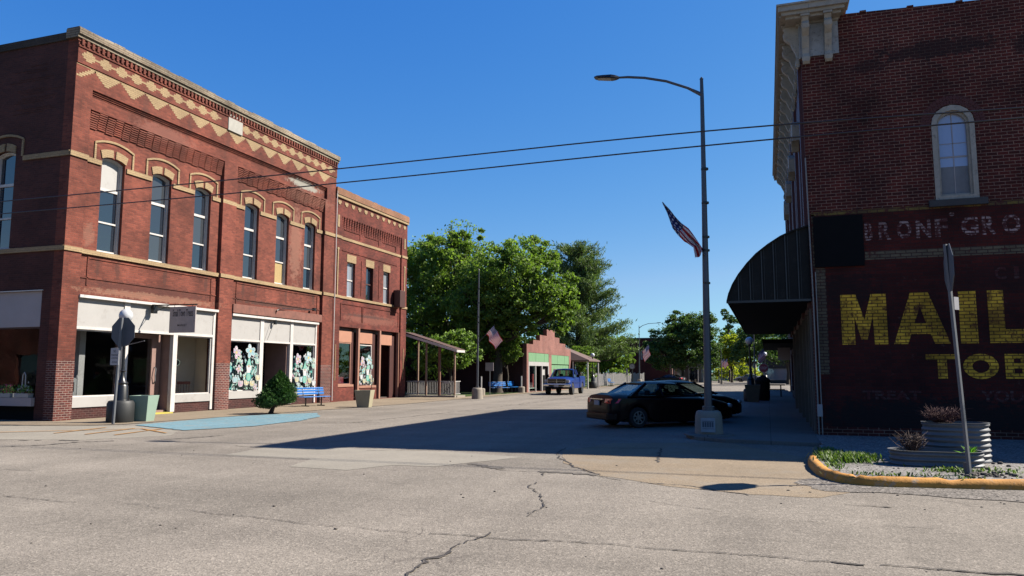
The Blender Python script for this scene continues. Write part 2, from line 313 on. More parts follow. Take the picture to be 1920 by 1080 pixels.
# ------------------------------------------------------------------ geometry helpers
class Plane:
    def __init__(s, o, u, n): s.o, s.u, s.n = Vector(o), Vector(u), Vector(n)
    def p(s, u, z, d=0): return s.o + s.u * u + s.n * d + Vector((0, 0, z))
class MB:
    def __init__(s): s.v, s.f, s.m, s.cur = [], [], [], 0
    def mat(s, i): s.cur = i; return s
    def add(s, vs, fs):
        b = len(s.v); s.v += [tuple(v) for v in vs]
        s.f += [tuple(b + i for i in f) for f in fs]; s.m += [s.cur] * len(fs); return s
    def box(s, x0, x1, y0, y1, z0, z1, M=None):
        vs = [Vector((x, y, z)) for z in (z0, z1) for y in (y0, y1) for x in (x0, x1)]
        if M: vs = [M @ v for v in vs]
        return s.add(vs, [(0, 2, 3, 1), (4, 5, 7, 6), (0, 1, 5, 4), (2, 6, 7, 3), (0, 4, 6, 2), (1, 3, 7, 5)])
    def pbox(s, P, u0, u1, z0, z1, d0, d1):
        vs = [P.p(u, z, d) for z in (z0, z1) for d in (d0, d1) for u in (u0, u1)]
        return s.add(vs, [(0, 2, 3, 1), (4, 5, 7, 6), (0, 1, 5, 4), (2, 6, 7, 3), (0, 4, 6, 2), (1, 3, 7, 5)])
    def prism(s, P, outer, holes=(), d0=-.3, d1=0.):
        """flat polygon with holes in plane P, solid from depth d0 to d1"""
        loops = [list(outer)] + [list(h) for h in holes]
        tris = tessellate_polygon([[Vector((a, b, 0)) for a, b in l] for l in loops])
        pts = [q for l in loops for q in l]; n = len(pts)
        vs = [P.p(a, b, d1) for a, b in pts] + [P.p(a, b, d0) for a, b in pts]
        fs = [tuple(t) for t in tris] + [tuple(i + n for i in reversed(t)) for t in tris]
        k = 0
        for l in loops:
            for i in range(len(l)):
                a, b = k + i, k + (i + 1) % len(l); fs.append((a, b, b + n, a + n))
            k += len(l)
        return s.add(vs, fs)
    def tube(s, path, r, n=8, cap=True):
        path = [Vector(p) for p in path]; rs = r if isinstance(r, (list, tuple)) else [r] * len(path)
        b = len(s.v); ref = None
        for i, p in enumerate(path):
            t = (path[min(i + 1, len(path) - 1)] - path[max(i - 1, 0)]).normalized()
            if ref is None: ref = Vector((1, 0, 0)) if abs(t.x) < .8 else Vector((0, 1, 0))
            a = (ref - t * ref.dot(t)).normalized(); c = t.cross(a); ref = a
            for k in range(n):
                w = 2 * pi * k / n; s.v.append(tuple(p + (a * cos(w) + c * sin(w)) * rs[i]))
        for i in range(len(path) - 1):
            for k in range(n):
                s.f.append((b + i * n + k, b + i * n + (k + 1) % n, b + (i + 1) * n + (k + 1) % n, b + (i + 1) * n + k)); s.m.append(s.cur)
        if cap:
            s.f.append(tuple(b + k for k in range(n))); s.m.append(s.cur)
            s.f.append(tuple(b + (len(path) - 1) * n + k for k in range(n))); s.m.append(s.cur)
        return s
    def lathe(s, c, prof, n=20, sq=0):
        """prof: list of (r,z) about the vertical axis at c"""
        b = len(s.v); m = len(prof)
        for r, z in prof:
            for k in range(n):
                w = 2 * pi * k / n; s.v.append((c[0] + r * cos(w), c[1] + r * sin(w), c[2] + z))
        for i in range(m - 1):
            for k in range(n):
                s.f.append((b + i * n + k, b + i * n + (k + 1) % n, b + (i + 1) * n + (k + 1) % n, b + (i + 1) * n + k)); s.m.append(s.cur)
        s.f.append(tuple(b + k for k in range(n))); s.m.append(s.cur)
        s.f.append(tuple(b + (m - 1) * n + k for k in range(n))); s.m.append(s.cur)
        return s
    def loft(s, rings, close=True, cap=True):
        b = len(s.v); n = len(rings[0])
        for r in rings: s.v += [tuple(p) for p in r]
        for i in range(len(rings) - 1):
            for k in range(n if close else n - 1):
                s.f.append((b + i * n + k, b + i * n + (k + 1) % n, b + (i + 1) * n + (k + 1) % n, b + (i + 1) * n + k)); s.m.append(s.cur)
        if cap:
            s.f.append(tuple(b + k for k in range(n))); s.m.append(s.cur)
            s.f.append(tuple(b + (len(rings) - 1) * n + k for k in range(n))); s.m.append(s.cur)
        return s
    def sphere(s, c, r, n=16, m=10, sc=(1, 1, 1)):
        rings = []
        for i in range(m + 1):
            a = pi * i / m; a = min(max(a, .01), pi - .01)
            rings.append([(c[0] + r * sc[0] * sin(a) * cos(2 * pi * k / n), c[1] + r * sc[1] * sin(a) * sin(2 * pi * k / n), c[2] + r * sc[2] * cos(a)) for k in range(n)])
        return s.loft(rings)
    def build(s, name, mats, parent=None, loc=None, smooth=False, local=False, bevel=0, subsurf=0, recalc=True):
        if not isinstance(mats, (list, tuple)): mats = [mats]
        me = bpy.data.meshes.new(name)
        off = Vector((0, 0, 0))
        if parent is not None and not local:
            q = parent
            while q is not None: off += q.location; q = q.parent
        elif loc is not None and not local: off = Vector(loc)
        vs = [tuple(Vector(v) - off) for v in s.v]
        me.from_pydata(vs, [], s.f)
        for m in mats: me.materials.append(m)
        me.polygons.foreach_set('material_index', s.m)
        if recalc or bevel:
            bm = bmesh.new(); bm.from_mesh(me); bmesh.ops.recalc_face_normals(bm, faces=bm.faces); bm.to_mesh(me); bm.free()
        if smooth: me.polygons.foreach_set('use_smooth', [True] * len(me.polygons))
        me.update()
        o = bpy.data.objects.new(name, me); COL.objects.link(o)
        if loc is not None: o.location = loc
        if parent is not None: o.parent = parent
        if bevel:
            b = o.modifiers.new('bevel', 'BEVEL'); b.width = bevel; b.segments = 2; b.limit_method = 'ANGLE'; b.angle_limit = radians(35)
        if subsurf:
            b = o.modifiers.new('sub', 'SUBSURF'); b.levels = b.render_levels = subsurf
        if smooth and not subsurf:
            try: me.set_sharp_from_angle(angle=radians(40))
            except Exception: pass
        return o
def tag(o, label=None, cat=None, group=None, kind=None):
    for k, v in (('label', label), ('category', cat), ('group', group), ('kind', kind)):
        if v: o[k] = v
    return o
def thing(name, label, cat, loc=(0, 0, 0), rotz=0, group=None):
    o = bpy.data.objects.new(name, None); COL.objects.link(o); o.location = loc; o.rotation_euler = (0, 0, rotz)
    o.empty_display_size = .3
    return tag(o, label, cat, group)
def dup(root, loc, rotz, label, group=None, scale=None):
    r = root.copy(); COL.objects.link(r); r.location = loc; r.rotation_euler = (0, 0, rotz); r['label'] = label
    if scale: r.scale = (scale,) * 3
    if group: r['group'] = group
    def rec(src, par):
        for ch in src.children:
            c = ch.copy(); COL.objects.link(c); c.parent = par; rec(ch, c)
    rec(root, r); return r
def parts(name, m, par, P, qs, **k):
    return [MB().pbox(P, *q).build(name, m, par, **k) for q in qs]
def struct(mb, name, m, **k): return tag(mb.build(name, m, **k), kind='structure')
def sheet(name, pts, z, m, jag=0):
    """flat ground sheet with a slightly ragged outline"""
    out = []
    for i, (x, y) in enumerate(pts):
        x2, y2 = pts[(i + 1) % len(pts)]
        d = math.hypot(x2 - x, y2 - y); n = max(1, int(d / .25)) if jag else 1
        for k in range(n):
            t = k / n; j = jag if k else 0
            out.append((x + (x2 - x) * t + random.uniform(-j, j), y + (y2 - y) * t + random.uniform(-j, j)))
    mb = MB(); tr = tessellate_polygon([[Vector((a, b, 0)) for a, b in out]])
    mb.add([(a, b, z) for a, b in out], [tuple(q) for q in tr])
    o = struct(mb, name, m, recalc=False)
    bm = bmesh.new(); bm.from_mesh(o.data)
    for f in bm.faces:
        f.normal_update()
        if f.normal.z < 0: f.normal_flip()
    bm.to_mesh(o.data); bm.free(); return o
def textmesh(mb, P, s, u0, u1, z0, z1, d0, d1, bold=0., mirror=False):
    cu = bpy.data.curves.new('t', 'FONT'); cu.body = s; cu.size = 1; cu.offset = bold; cu.resolution_u = 3
    o = bpy.data.objects.new('t', cu); COL.objects.link(o)
    dg = bpy.context.evaluated_depsgraph_get(); me = bpy.data.meshes.new_from_object(o.evaluated_get(dg))
    xs = [v.co.x for v in me.vertices]; ys = [v.co.y for v in me.vertices]
    ax, bx, ay, by = min(xs), max(xs), min(ys), max(ys)
    vs = [P.p(u0 + (v.co.x - ax) / (bx - ax) * (u1 - u0), z0 + (v.co.y - ay) / (by - ay) * (z1 - z0), d1) for v in me.vertices]
    mb.add(vs, [tuple(p.vertices) for p in me.polygons])
    bpy.data.objects.remove(o); bpy.data.curves.remove(cu); bpy.data.meshes.remove(me)
def arc_top(u0, u1, z, rise, n=8):
    """points from right to left over a segmental arch springing at height z"""
    c = (u0 + u1) / 2; h = (u1 - u0) / 2
    if rise >= h * .98:
        return [(c + h * cos(pi * i / n), z + rise * sin(pi * i / n)) for i in range(n + 1)]
    R = (h * h + rise * rise) / (2 * rise); a = math.asin(h / R)
    return [(c + R * sin(a - 2 * a * i / n), z + rise - R + R * cos(a - 2 * a * i / n)) for i in range(n + 1)]
def arch_poly(u0, u1, z0, z1, rise): return [(u0, z0), (u1, z0)] + arc_top(u0, u1, z1 - rise, rise)
def rect(u0, u1, z0, z1): return [(u0, z0), (u1, z0), (u1, z1), (u0, z1)]
def arch_band(u0, u1, z, rise, w, n=10):
    a = arc_top(u0, u1, z, rise, n); c = (u0 + u1) / 2
    b = arc_top(u0 - w * .35, u1 + w * .35, z + w, rise * 1.0, n)
    return a, b

# ------------------------------------------------------------------ ground
struct(MB().add([(-900, -300, 0), (900, -300, 0), (900, 2500, 0), (-900, 2500, 0)], [(0, 1, 2, 3)]), 'ground', M_road, recalc=False)
S = sheet
S('sidewalk_left', [(-50, 15.2), (-24, 17.0), (-20.4, 17.9), (-19.4, 18.9), (-19.2, 22.5), (-18.5, 29.3), (-17.95, 35.4), (-18.0, 57.5), (-17.3, 76), (-17, 130), (-24, 130), (-24, 19.5), (-50, 19.5)], .012, M_walk, .02)
S('corner_apron', [(-50, 13.2), (-18.3, 13.6), (-15.9, 14.3), (-14.9, 16), (-15.7, 17.2), (-18.7, 18.55), (-20.4, 17.85), (-24, 16.95), (-50, 15.15)], .004, M_patch, .05)
S('blue_painted_strip', [(-18.75, 18.65), (-15.75, 17.42), (-14.95, 19.44), (-15.1, 22.0), (-15.78, 24.33), (-17.35, 26.5), (-18.55, 24.9), (-19.0, 22.9)], .016, M_skyblue, .05)
for k, (x, y) in enumerate([(-18.4, 15.5), (-17.3, 15.5), (-16.4, 15.6)]):
    S('orange_marking', [(x, y), (x + .12, y - .04), (x - .45 + .12, y + 2.1), (x - .45, y + 2.1)], .018, M_orange, .015)
S('orange_marking', [(-20.4, 15.0), (-17.4, 17.6), (-15.5, 16.55), (-15.5, 16.45), (-17.4, 17.5), (-20.3, 14.9)], .020, M_orange, .01)
S('concrete_patch', [(-10.4, 12.6), (-10.6, 14.4), (-9.0, 14.6), (-6.29, 14.6), (-4.6, 14.2), (-5.6, 12.3), (-6.4, 12.2), (-6.81, 11.35), (-8.05, 11.46), (-8.3, 12.55)], .004, M_patch, .02)
S('tan_gutter', [(-4.15, 15.6), (-3.6, 13.5), (-2.6, 12.05), (-1.46, 11.3), (-.3, 10.9), (.6, 10.9), (1.2, 11.75), (2.2, 11.8), (3.6, 11.4), (3.6, 13), (.8, 13), (.75, 15.6), (-1, 18.6), (-3.5, 17.6)], .004, M_gutter, .04)
S('gravel_fringe', [(.3, 12.2), (.7, 11.5), (1.2, 11.55), (2.2, 11.45), (3.4, 11.3), (8, 11.8), (8, 12.6), (3.4, 12.8), (1.3, 12.6), (.8, 13)], .008, M_gravelwash, .12)
# right sidewalk: raised slab with a rounded kerb corner
sw = [(8, 20.5), (8, 18.3), (.6, 18.3), (-1.0, 18.55), (-1.75, 19.1), (-2.05, 19.9), (-2.0, 24), (-1.4, 28), (-.9, 33), (-.9, 80), (1.6, 80), (1.5, 20.5)]
mb = MB(); mb.prism(Plane((0, 0, 0), (1, 0, 0), (0, 0, 1)), [], (), 0, 0) if False else None
def slab(name, pts, z0, z1, m, bevel=0):
    mb = MB(); n = len(pts); tr = tessellate_polygon([[Vector((a, b, 0)) for a, b in pts]])
    mb.add([(a, b, z1) for a, b in pts] + [(a, b, z0) for a, b in pts],
           [tuple(q) for q in tr] + [tuple(i + n for i in q) for q in tr] + [(i, (i + 1) % n, (i + 1) % n + n, i + n) for i in range(n)])
    return struct(mb, name, m, bevel=bevel)
slab('sidewalk_right', sw, -.05, .09, M_walkR, .02)
slab('far_sidewalk_right', [(-.9, 100), (-.9, 300), (3, 300), (3, 100)], -.05, .02, M_walkR)
S('lawn_left', [(-45, 54.2), (-19.0, 54.2), (-19.0, 58.9), (-45, 58.9)], .02, M_grass, .05)
S('lawn_corner', [(-45, 47.4), (-19.4, 47.4), (-19.4, 54.2), (-45, 54.2)], .02, M_grass, .05)
S('lawn_far_left', [(-90, 79), (-18.6, 79), (-18.6, 118), (-90, 118)], .02, M_grass, .1)
S('lawn_far', [(-14.0, 152), (40, 152), (60, 400), (-60, 400)], .02, M_grass, .1)
S('lawn_backs', [(-300, 60), (-50, 60), (-24, 124), (-60, 600), (-300, 600)], .018, M_grass, 0)

EDGE = [(-50, 15.15), (-24, 16.95), (-20.4, 17.85), (-19.4, 18.85), (-19.2, 22.45), (-18.5, 29.25), (-17.95, 35.35), (-18.0, 57.5), (-17.3, 76)]
def crack(path, w=.03, m=M_tar, z=.0095, seed=0, gaps=.25, segs=.06):
    rnd = random.Random(seed); mb = MB(); pts = []
    for (x, y), (x2, y2) in zip(path, path[1:]):
        n = max(1, int(math.hypot(x2 - x, y2 - y) / segs))
        pts += [(x + (x2 - x) * k / n, y + (y2 - y) * k / n) for k in range(n)]
    pts.append(path[-1]); jx = jy = 0; prev = None; on = 1
    for i, (x, y) in enumerate(pts):
        jx = jx * .8 + rnd.gauss(0, .016); jy = jy * .8 + rnd.gauss(0, .016)
        if rnd.random() < .12: on = rnd.random() > gaps
        ww = w * rnd.uniform(.25, 1.2) * (1 if rnd.random() > .06 else 2.2)
        t = pts[min(i + 1, len(pts) - 1)]; q = pts[max(i - 1, 0)]
        d = Vector((t[0] - q[0], t[1] - q[1])).normalized(); nn = Vector((-d.y, d.x)) * ww / 2
        cur = ((x + jx + nn.x, y + jy + nn.y, z), (x + jx - nn.x, y + jy - nn.y, z))
        if prev and on: mb.add([prev[0], prev[1], cur[1], cur[0]], [(0, 1, 2, 3)])
        prev = cur
    struct(mb, 'pavement_crack', m, recalc=False)
C1 = [(-9.82, 7.54), (-8.77, 7.46), (-7.54, 7.54), (-6.37, 7.42), (-5.39, 7.31), (-4.66, 7.25), (-4.02, 7.26), (-3.39, 7.25), (-2.82, 7.28), (-2.47, 7.27), (-1.72, 7.31), (-.96, 7.33), (-.24, 7.3), (.42, 7.28), (1.06, 7.36), (1.92, 7.33), (3.2, 7.35)]
C2 = [(-2.8, 5.2), (-2.86, 5.71), (-2.95, 6.04), (-2.93, 6.28), (-2.82, 6.44), (-2.84, 6.92), (-2.77, 7.25), (-2.69, 7.92), (-2.7, 8.74), (-2.75, 9.29), (-2.97, 9.87), (-3.28, 10.5), (-3.6, 12.1)]
crack(C1[:8], .014, seed=1, gaps=.3); crack(C1[7:], .022, seed=2, gaps=.04); crack(C1[7:], .05, M_dirtcrack, .0085, seed=2, gaps=.5)
crack(C2[:6], .03, seed=3, gaps=.1); crack(C2[5:], .024, seed=4, gaps=.15); crack(C2[:5], .07, M_dirtcrack, .0085, 3, .5)
crack([(-4.33, 12.19), (-3.76, 12.17), (-3.25, 12.34), (-2.64, 12.01), (-1.88, 11.53), (-1.16, 11.38), (-.48, 10.95), (.2, 10.5), (1.4, 10.4)], .03, M_dirtcrack, seed=5, gaps=.3)
crack([(-5.2, 12.9), (-4.33, 12.29), (-3.25, 12.24), (-2.64, 12.1)], .22, M_dirtcrack, .0083, seed=15, gaps=.3)
crack([(-19, 10.2), (-16.23, 12.38), (-15.67, 12.96), (-15.54, 13.83), (-14.93, 14.33), (-14.03, 15.09), (-13.54, 16.42)], .09, M_tar, .0098, seed=6, gaps=.35)
crack([(-22, 13.2), (-18.3, 13.45), (-15.9, 14.1)], .25, M_dirtcrack, .0087, seed=16, gaps=.35)
crack([(-4.25, 16.2), (-4.15, 15.09), (-3.86, 14.18), (-3.26, 13.09), (-2.68, 12.19)], .04, seed=7, gaps=.1)
crack([(-3.91, 16.19), (-2.26, 16.75), (-1.93, 14.12)], .05, seed=8, gaps=.1)
crack([(-13.5, 9.4), (-11, 9.7), (-9, 9.3)], .02, seed=9, gaps=.6); crack([(-13.8, 14.6), (-9, 13.9), (-4, 16)], .035, M_dirtcrack, seed=10, gaps=.2)
crack([(-13, 22), (-12.4, 30), (-12, 55)], .07, M_dirtcrack, seed=11, gaps=.15)
crack([(-15, 21), (-9.5, 23.5), (-4, 22)], .05, M_dirtcrack, seed=12, gaps=.3)
crack([(-1.5, 9.9), (.2, 9.1), (1.6, 9.2)], .012, seed=13, gaps=.5)
crack(EDGE, .07, M_dirtcrack, .0135, seed=21, gaps=.15, segs=.15); crack(EDGE, .022, M_tar, .0145, seed=22, gaps=.25, segs=.15)  # dirt lines that also draw in kerb shading along the sidewalk edge
S('road_marking', [(-9.2, 35.6), (-6.2, 35.9), (-6.2, 36.06), (-9.2, 35.76)], .006, M_white, .01)
mb = MB()
for i in range(60):   # loose stones and clods
    x, y = random.choice([(random.uniform(.2, 4), random.gauss(11.75, .35)), (random.uniform(-16, 3), random.uniform(5.5, 14))])
    r = random.uniform(.006, .02); mb.sphere((x, y, r * .4), r, 6, 4, (1.3, 1, .6))
tag(mb.build('loose_stone', M_dirtcrack), kind='stuff')

# ------------------------------------------------------------------ corner brick building (left)
PA = Plane((-22.87, 0, 0), (0, 1, 0), (1, 0, 0))
PS = Plane((0, 19.22, 0), (1, 0, 0), (0, -1, 0))
bA = thing('brick_storefront_building', 'large two storey red brick corner building with buff diamond brickwork and tall white framed windows', 'building', LOCA)
RC = -.15      # recessed wall plane
WINS = [(20.67, 21.72), (23.09, 24.1), (25.45, 26.43), (28.72, 29.75), (31.12, 32.15), (33.54, 34.54)]
def wbox(mb, *a): mb.pbox(PA, *a)
# recessed wall with window and storefront openings
mb = MB()
holes = [arch_poly(a, b, 6.03, 9.62, .13) for a, b in WINS] + [rect(19.93, 27.0, .02, 4.38), rect(27.98, 34.85, .02, 4.3)]
mb.prism(PA, rect(19.24, 36.2, -.1, 13.3), holes, -.5, RC)
# pilasters and parapet (outer plane)
for a, b in ((19.22, 19.92), (27.04, 27.94), (35.2, 36.25)): mb.pbox(PA, a, b, 2.05 if a > 19 else 2.05, 11.12, -.45, 0)
mb.prism(PA, rect(19.22, 36.25, 11.12, 13.5), [rect(19.95, 35.36, 11.2, 11.85)], -.45, 0)
mb.pbox(PA, 19.95, 35.36, 11.2, 11.85, -.4, -.22)
for i in range(4): mb.pbox(PA, 19.96, 35.35, 11.84 - .06 * (i + 1), 11.84 - .06 * i - .002, -.21, -.06 - .04 * i)
mb.pbox(PA, 19.22, 36.25, 12.63, 13.5, .0, .04)     # diamond zone stands slightly proud
mb.pbox(PA, 19.22, 36.25, 13.20, 13.27, .04, .08)
mb.pbox(PA, 19.22, 36.25, 5.0, 5.04, RC, RC + .03)
for a, b in ((20.3, 26.7), (28.3, 34.9)):            # framed spandrel panels below the sill band
    for q in ((a, a + .06, 4.75, 5.75), (b - .06, b, 4.75, 5.75), (a, b, 5.72, 5.78)): mb.pbox(PA, *q, RC, RC + .03)
# corbel tables
for a, b in ((19.95, 27.0), (27.98, 35.18)):
    n = int((b - a) / .37); st = (b - a) / n
    for k in range(n):
        off = .0 if k % 2 else .04
        for c in range(8):
            z = 11.10 - c * .078 - off; d = RC + .15 * (1 - c / 8) - .004
            mb.pbox(PA, a + k * st + .012, a + (k + 1) * st - .012, z - .048, z, RC - .02, max(d, RC + .05))
mb.build('wall', M_brickA, bA)
parts('pier_base', M_brickBase, bA, PA, [(a, b, -.1, 2.05, -.45, 0) for a, b in ((19.22, 19.93), (27.04, 27.94), (35.2, 36.25))])
# side wall facing the cross street
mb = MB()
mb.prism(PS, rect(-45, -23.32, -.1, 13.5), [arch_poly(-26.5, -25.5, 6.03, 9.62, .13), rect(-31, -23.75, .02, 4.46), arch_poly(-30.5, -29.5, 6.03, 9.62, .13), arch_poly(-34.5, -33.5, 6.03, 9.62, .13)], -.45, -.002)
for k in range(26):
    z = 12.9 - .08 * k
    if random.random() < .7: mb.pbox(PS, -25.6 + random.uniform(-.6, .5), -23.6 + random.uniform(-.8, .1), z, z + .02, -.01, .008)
mb.build('side_wall', brick('shaded_side_brick', (.17, .055, .042), (.12, .04, .034), (.16, .075, .06), stain=.4), bA)  # brick colour darkened to deepen the shade on this wall
# rear, roof, floor
mb = MB(); mb.box(-45, -44.7, 19.68, 36.2, 0, 13.2).box(-44.7, -23.4, 35.85, 36.2, 0, 13.2); mb.build('rear_wall', M_darkbrick, bA)
MB().box(-44.7, -23.38, 19.68, 35.84, 12.3, 12.5).build('roof', M_flat, bA)
mb = MB()
mb.pbox(PA, 19.1, 36.3, 13.5, 13.62, -.45, .13); mb.pbox(PA, 19.1, 36.3, 13.624, 13.84, -.45, .20)
rr = random.Random(3)
y = 19.1
while y < 36.2:
    w = rr.uniform(.35, .9); mb.pbox(PA, y, min(y + w, 36.3), 13.84, 13.85 + rr.uniform(.0, .05), -.42, .17 + rr.uniform(-.03, .03)); y += w

mb.build('coping', M_coping, bA)
MB().pbox(PS, -45, -23.34, 13.5, 13.78, -.45, .05).build('side_coping', brick('shaded_coping', (.12, .09, .07), (.09, .07, .055), (.05, .04, .03), row=.09, bw=.45), bA)  # side coping coloured dark to stand for its shade
mb = MB(); y = 19.3
while y < 36.1:
    mb.pbox(PA, y, y + .1, 13.28, 13.5, .04, .115); y += .215
mb.pbox(PA, 19.16, 36.28, 13.40, 13.499, .04, .07); mb.build('dentil_course', M_brickA, bA)
# buff ornaments
mb = MB()
k = 0; y = 19.68
while y < 35.9:
    if not (26.75 < y < 28.3):
        for r_, hw in ((0, .31), (1, .24), (2, .13)):
            zz = .075
            for sg in ((1, -1) if r_ else (1,)):
                zc = 12.96 - .04 + sg * r_ * zz; mb.pbox(PA, y - hw, y + hw, zc - .036 + .04, zc + .036 + .04, .03, .0445 + .0003 * r_)
        mb.pbox(PA, y + .29, min(y + .45, 36.2), 12.925, 12.995, .03, .0435)
    y += .722
y = 20.53
while y < 36:
    for r_ in range(6):
        hw = .56 - r_ * .09
        if y + hw < 36.2: mb.pbox(PA, y - hw, y + hw, 12.57 - .072 * (r_ + 1) + .004, 12.57 - .072 * r_, -.01, .006)
    y += 1.205
for i in range(6): mb.pbox(PA, 19.24 + i * .11, 19.24 + i * .11 + .24, 12.15 + i * .07, 12.15 + i * .07 + .066, -.01, .006)
mb.pbox(PA, 19.22, 36.24, 12.575, 12.60, -.01, .007)
# string bands
cuts = [(a - .0, b + .0) for a, b in WINS]
def band(z0, z1, d0, d1, segs): 
    for a, b in segs: mb.pbox(PA, a, b, z0, z1, d0, d1)
seg = [(19.93, 20.63)] + [(WINS[i][1] + .06, WINS[i + 1][0] - .06) for i in (0, 1)] + [(26.49, 27.04), (27.94, 28.66)] + [(WINS[i][1] + .06, WINS[i + 1][0] - .06) for i in (3, 4)] + [(34.6, 35.2)]
band(9.22, 9.40, RC, RC + .05, seg); band(9.22, 9.40, 0, .05, [(19.18, 19.93), (35.2, 36.28)]); band(9.22, 9.40, 0, .002, [(27.04, 27.94)])
band(5.86, 6.02, RC, RC + .10, [(19.93, 27.04), (27.94, 35.2)]); band(5.86, 6.02, 0, .05, [(19.18, 19.93), (27.04, 27.94), (35.2, 36.28)])
for a, b in WINS:      # hood mould and gauged arch
    for u in (a - .38, b + .30): mb.pbox(PA, u, u + .08, 9.40, 9.98, RC, RC + .04)
    lo = arc_top(a - .38, b + .38, 9.98, .2, 12); hi = arc_top(a - .38, b + .38, 10.06, .2, 12)
    mb.prism(PA, lo + hi[::-1], (), RC - .01, RC + .045)
    c = (a + b) / 2
    for s0, s1 in ((a - .02, c - .03), (c + .03, b + .02)):
        lo = arc_top(a - .02, b + .02, 9.51, .13, 20); hi = arc_top(a - .10, b + .10, 9.80, .13, 20)
        lo = [p for p in lo if s0 <= p[0] <= s1]; hi = [p for p in hi if (s0 - (.1 if s0 < c - .1 else 0)) <= p[0] <= (s1 + (.1 if s1 > c + .1 else 0))]
        mb.prism(PA, lo + hi[::-1], (), RC - .01, RC + .035)
for a, b in ((-26.5, -25.5), (-30.5, -29.5), (-34.5, -33.5)):
    for u in (a - .38, b + .30): mb.pbox(PS, u, u + .08, 9.40, 9.98, 0, .04)
    lo = arc_top(a - .38, b + .38, 9.98, .2, 12); hi = arc_top(a - .38, b + .38, 10.06, .2, 12); mb.prism(PS, lo + hi[::-1], (), -.01, .045)
    for s0, s1 in ((a, (a + b) / 2 - .03), ((a + b) / 2 + .03, b)):
        lo = [p for p in arc_top(a, b, 9.51, .13, 20) if s0 <= p[0] <= s1]; hi = [p for p in arc_top(a, b, 9.80, .13, 20) if s0 <= p[0] <= s1]
        mb.prism(PS, lo + hi[::-1], (), -.01, .035)
for a, b in ((-45, -34.92), (-33.1, -30.92), (-29.1, -26.92), (-25.1, -22.9)): mb.pbox(PS, a, b, 9.22, 9.40, 0, .05)
mb.pbox(PS, -45, -22.86, 5.86, 6.02, 0, .06)
mb.build('buff_brick_ornament', M_buff, bA)
MB().prism(PA, rect(27.08, 28.05, 12.6, 13.36), (), 0, .075).build('name_plaque', M_stone, bA, bevel=.01)
# windows
def tall_window(P, par, a, b, z0, z1, rise, d, trans=(8.42, 7.18), top_mat=None, low_mat=None, fw=.075, gm=M_glassUp):
    mb = MB(); fz = [z0 + .1, trans[1] - .03, trans[1] + .03, trans[0] - .05, trans[0] + .05]
    inner = [rect(a + fw, b - fw, fz[0], fz[1]), rect(a + fw, b - fw, fz[2], fz[3]), arch_poly(a + fw, b - fw, fz[4], z1 - fw, max(rise - .02, .02))]
    mb.prism(P, arch_poly(a, b, z0, z1, rise), inner, d - .09, d)
    mb.prism(P, arch_poly(a, b, z0, z1, rise), [arch_poly(a + .035, b - .035, z0 + .03, z1 - .035, rise)], d, d + .08)
    mb.pbox(P, a - .04, b + .04, z0 - .05, z0 + .02, d - .1, d + .16)
    w = mb.build('window', M_trim, par)
    for i, (h, m) in enumerate(zip(inner, (low_mat or gm, gm, top_mat or gm))):
        MB().prism(P, h, (), d - .06, d - .05 + .004 * (m is M_white)).build('pane', m, w)
    return w
for i, (a, b) in enumerate(WINS):
    tall_window(PA, bA, a, b, 6.03, 9.62, .13, RC - .2, top_mat=M_white if i == 0 else UPG[(i * 2) % 3], low_mat=M_ply if i == 4 else UPG[(i + 1) % 3], gm=UPG[i % 3])
for a, b in ((-26.5, -25.5), (-30.5, -29.5), (-34.5, -33.5)): tall_window(PS, bA, a, b, 6.03, 9.62, .13, -.16, gm=M_glassPale if a < -30 else M_glassUp)
# interior
mb = MB()
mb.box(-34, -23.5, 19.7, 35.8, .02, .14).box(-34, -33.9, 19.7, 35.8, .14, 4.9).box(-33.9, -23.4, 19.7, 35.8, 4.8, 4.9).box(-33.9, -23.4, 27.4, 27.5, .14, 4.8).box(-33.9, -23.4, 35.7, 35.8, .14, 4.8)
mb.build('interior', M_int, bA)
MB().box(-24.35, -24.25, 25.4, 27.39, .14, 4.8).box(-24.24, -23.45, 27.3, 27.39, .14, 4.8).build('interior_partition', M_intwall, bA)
# storefront, first bay
D = -.12
parts('header_board', M_white, bA, PA, [(*q, D - .08, D) for q in ((19.93, 22.02, 3.27, 4.28), (22.3, 24.6, 3.27, 4.28), (24.72, 26.85, 3.27, 4.28))])
parts('window_sill', M_white, bA, PA, [(19.95, 22.02, .42, .78, D - .25, D + .03), (24.79, 26.85, .42, .74, D - .25, D + .03)])
MB().pbox(PA, 19.93, 27.0, 4.28, 4.38, -.3, .06).build('storefront_cornice', M_trim, bA)
parts('storefront_post', M_trim, bA, PA, [(22.03, 22.29, .06, 4.28, D - .15, D + .04), (24.55, 24.78, .06, 3.17, D - .12, D + .05), (26.86, 27.0, .06, 4.28, D - .12, D + .03)])
parts('transom_bar', M_trim, bA, PA, [(19.93, 22.03, 3.17, 3.27, D - .12, D + .04), (22.29, 26.86, 3.17, 3.27, D - .12, D + .04)])
MB().box(-24.1, -23.85, 20.95, 21.2, .14, 4.7).build('interior_post', M_trim, bA)
parts('bulkhead', M_darkbrick, bA, PA, [(19.93, 22.03, .02, .42, D - .2, D - .02), (24.76, 26.86, .02, .42, D - .2, D - .02), (27.98, 30.1, .02, .46, D - .2, D - .02), (32.75, 34.85, .02, .46, D - .2, D - .02)])
def shopwin(P, par, a, b, z0, z1, d, fm=M_trim, fw=.05, gm=M_shopglass, name='display_window'):
    w = MB().prism(P, rect(a, b, z0, z1), [rect(a + fw, b - fw, z0 + fw, z1 - fw)], d - .06, d + .02).build(name, fm, par)
    MB().pbox(P, a + fw, b - fw, z0 + fw, z1 - fw, d - .03, d - .025).build('pane', gm, w); return w
shopwin(PA, bA, 19.95, 22.02, .78, 3.17, D - .05)
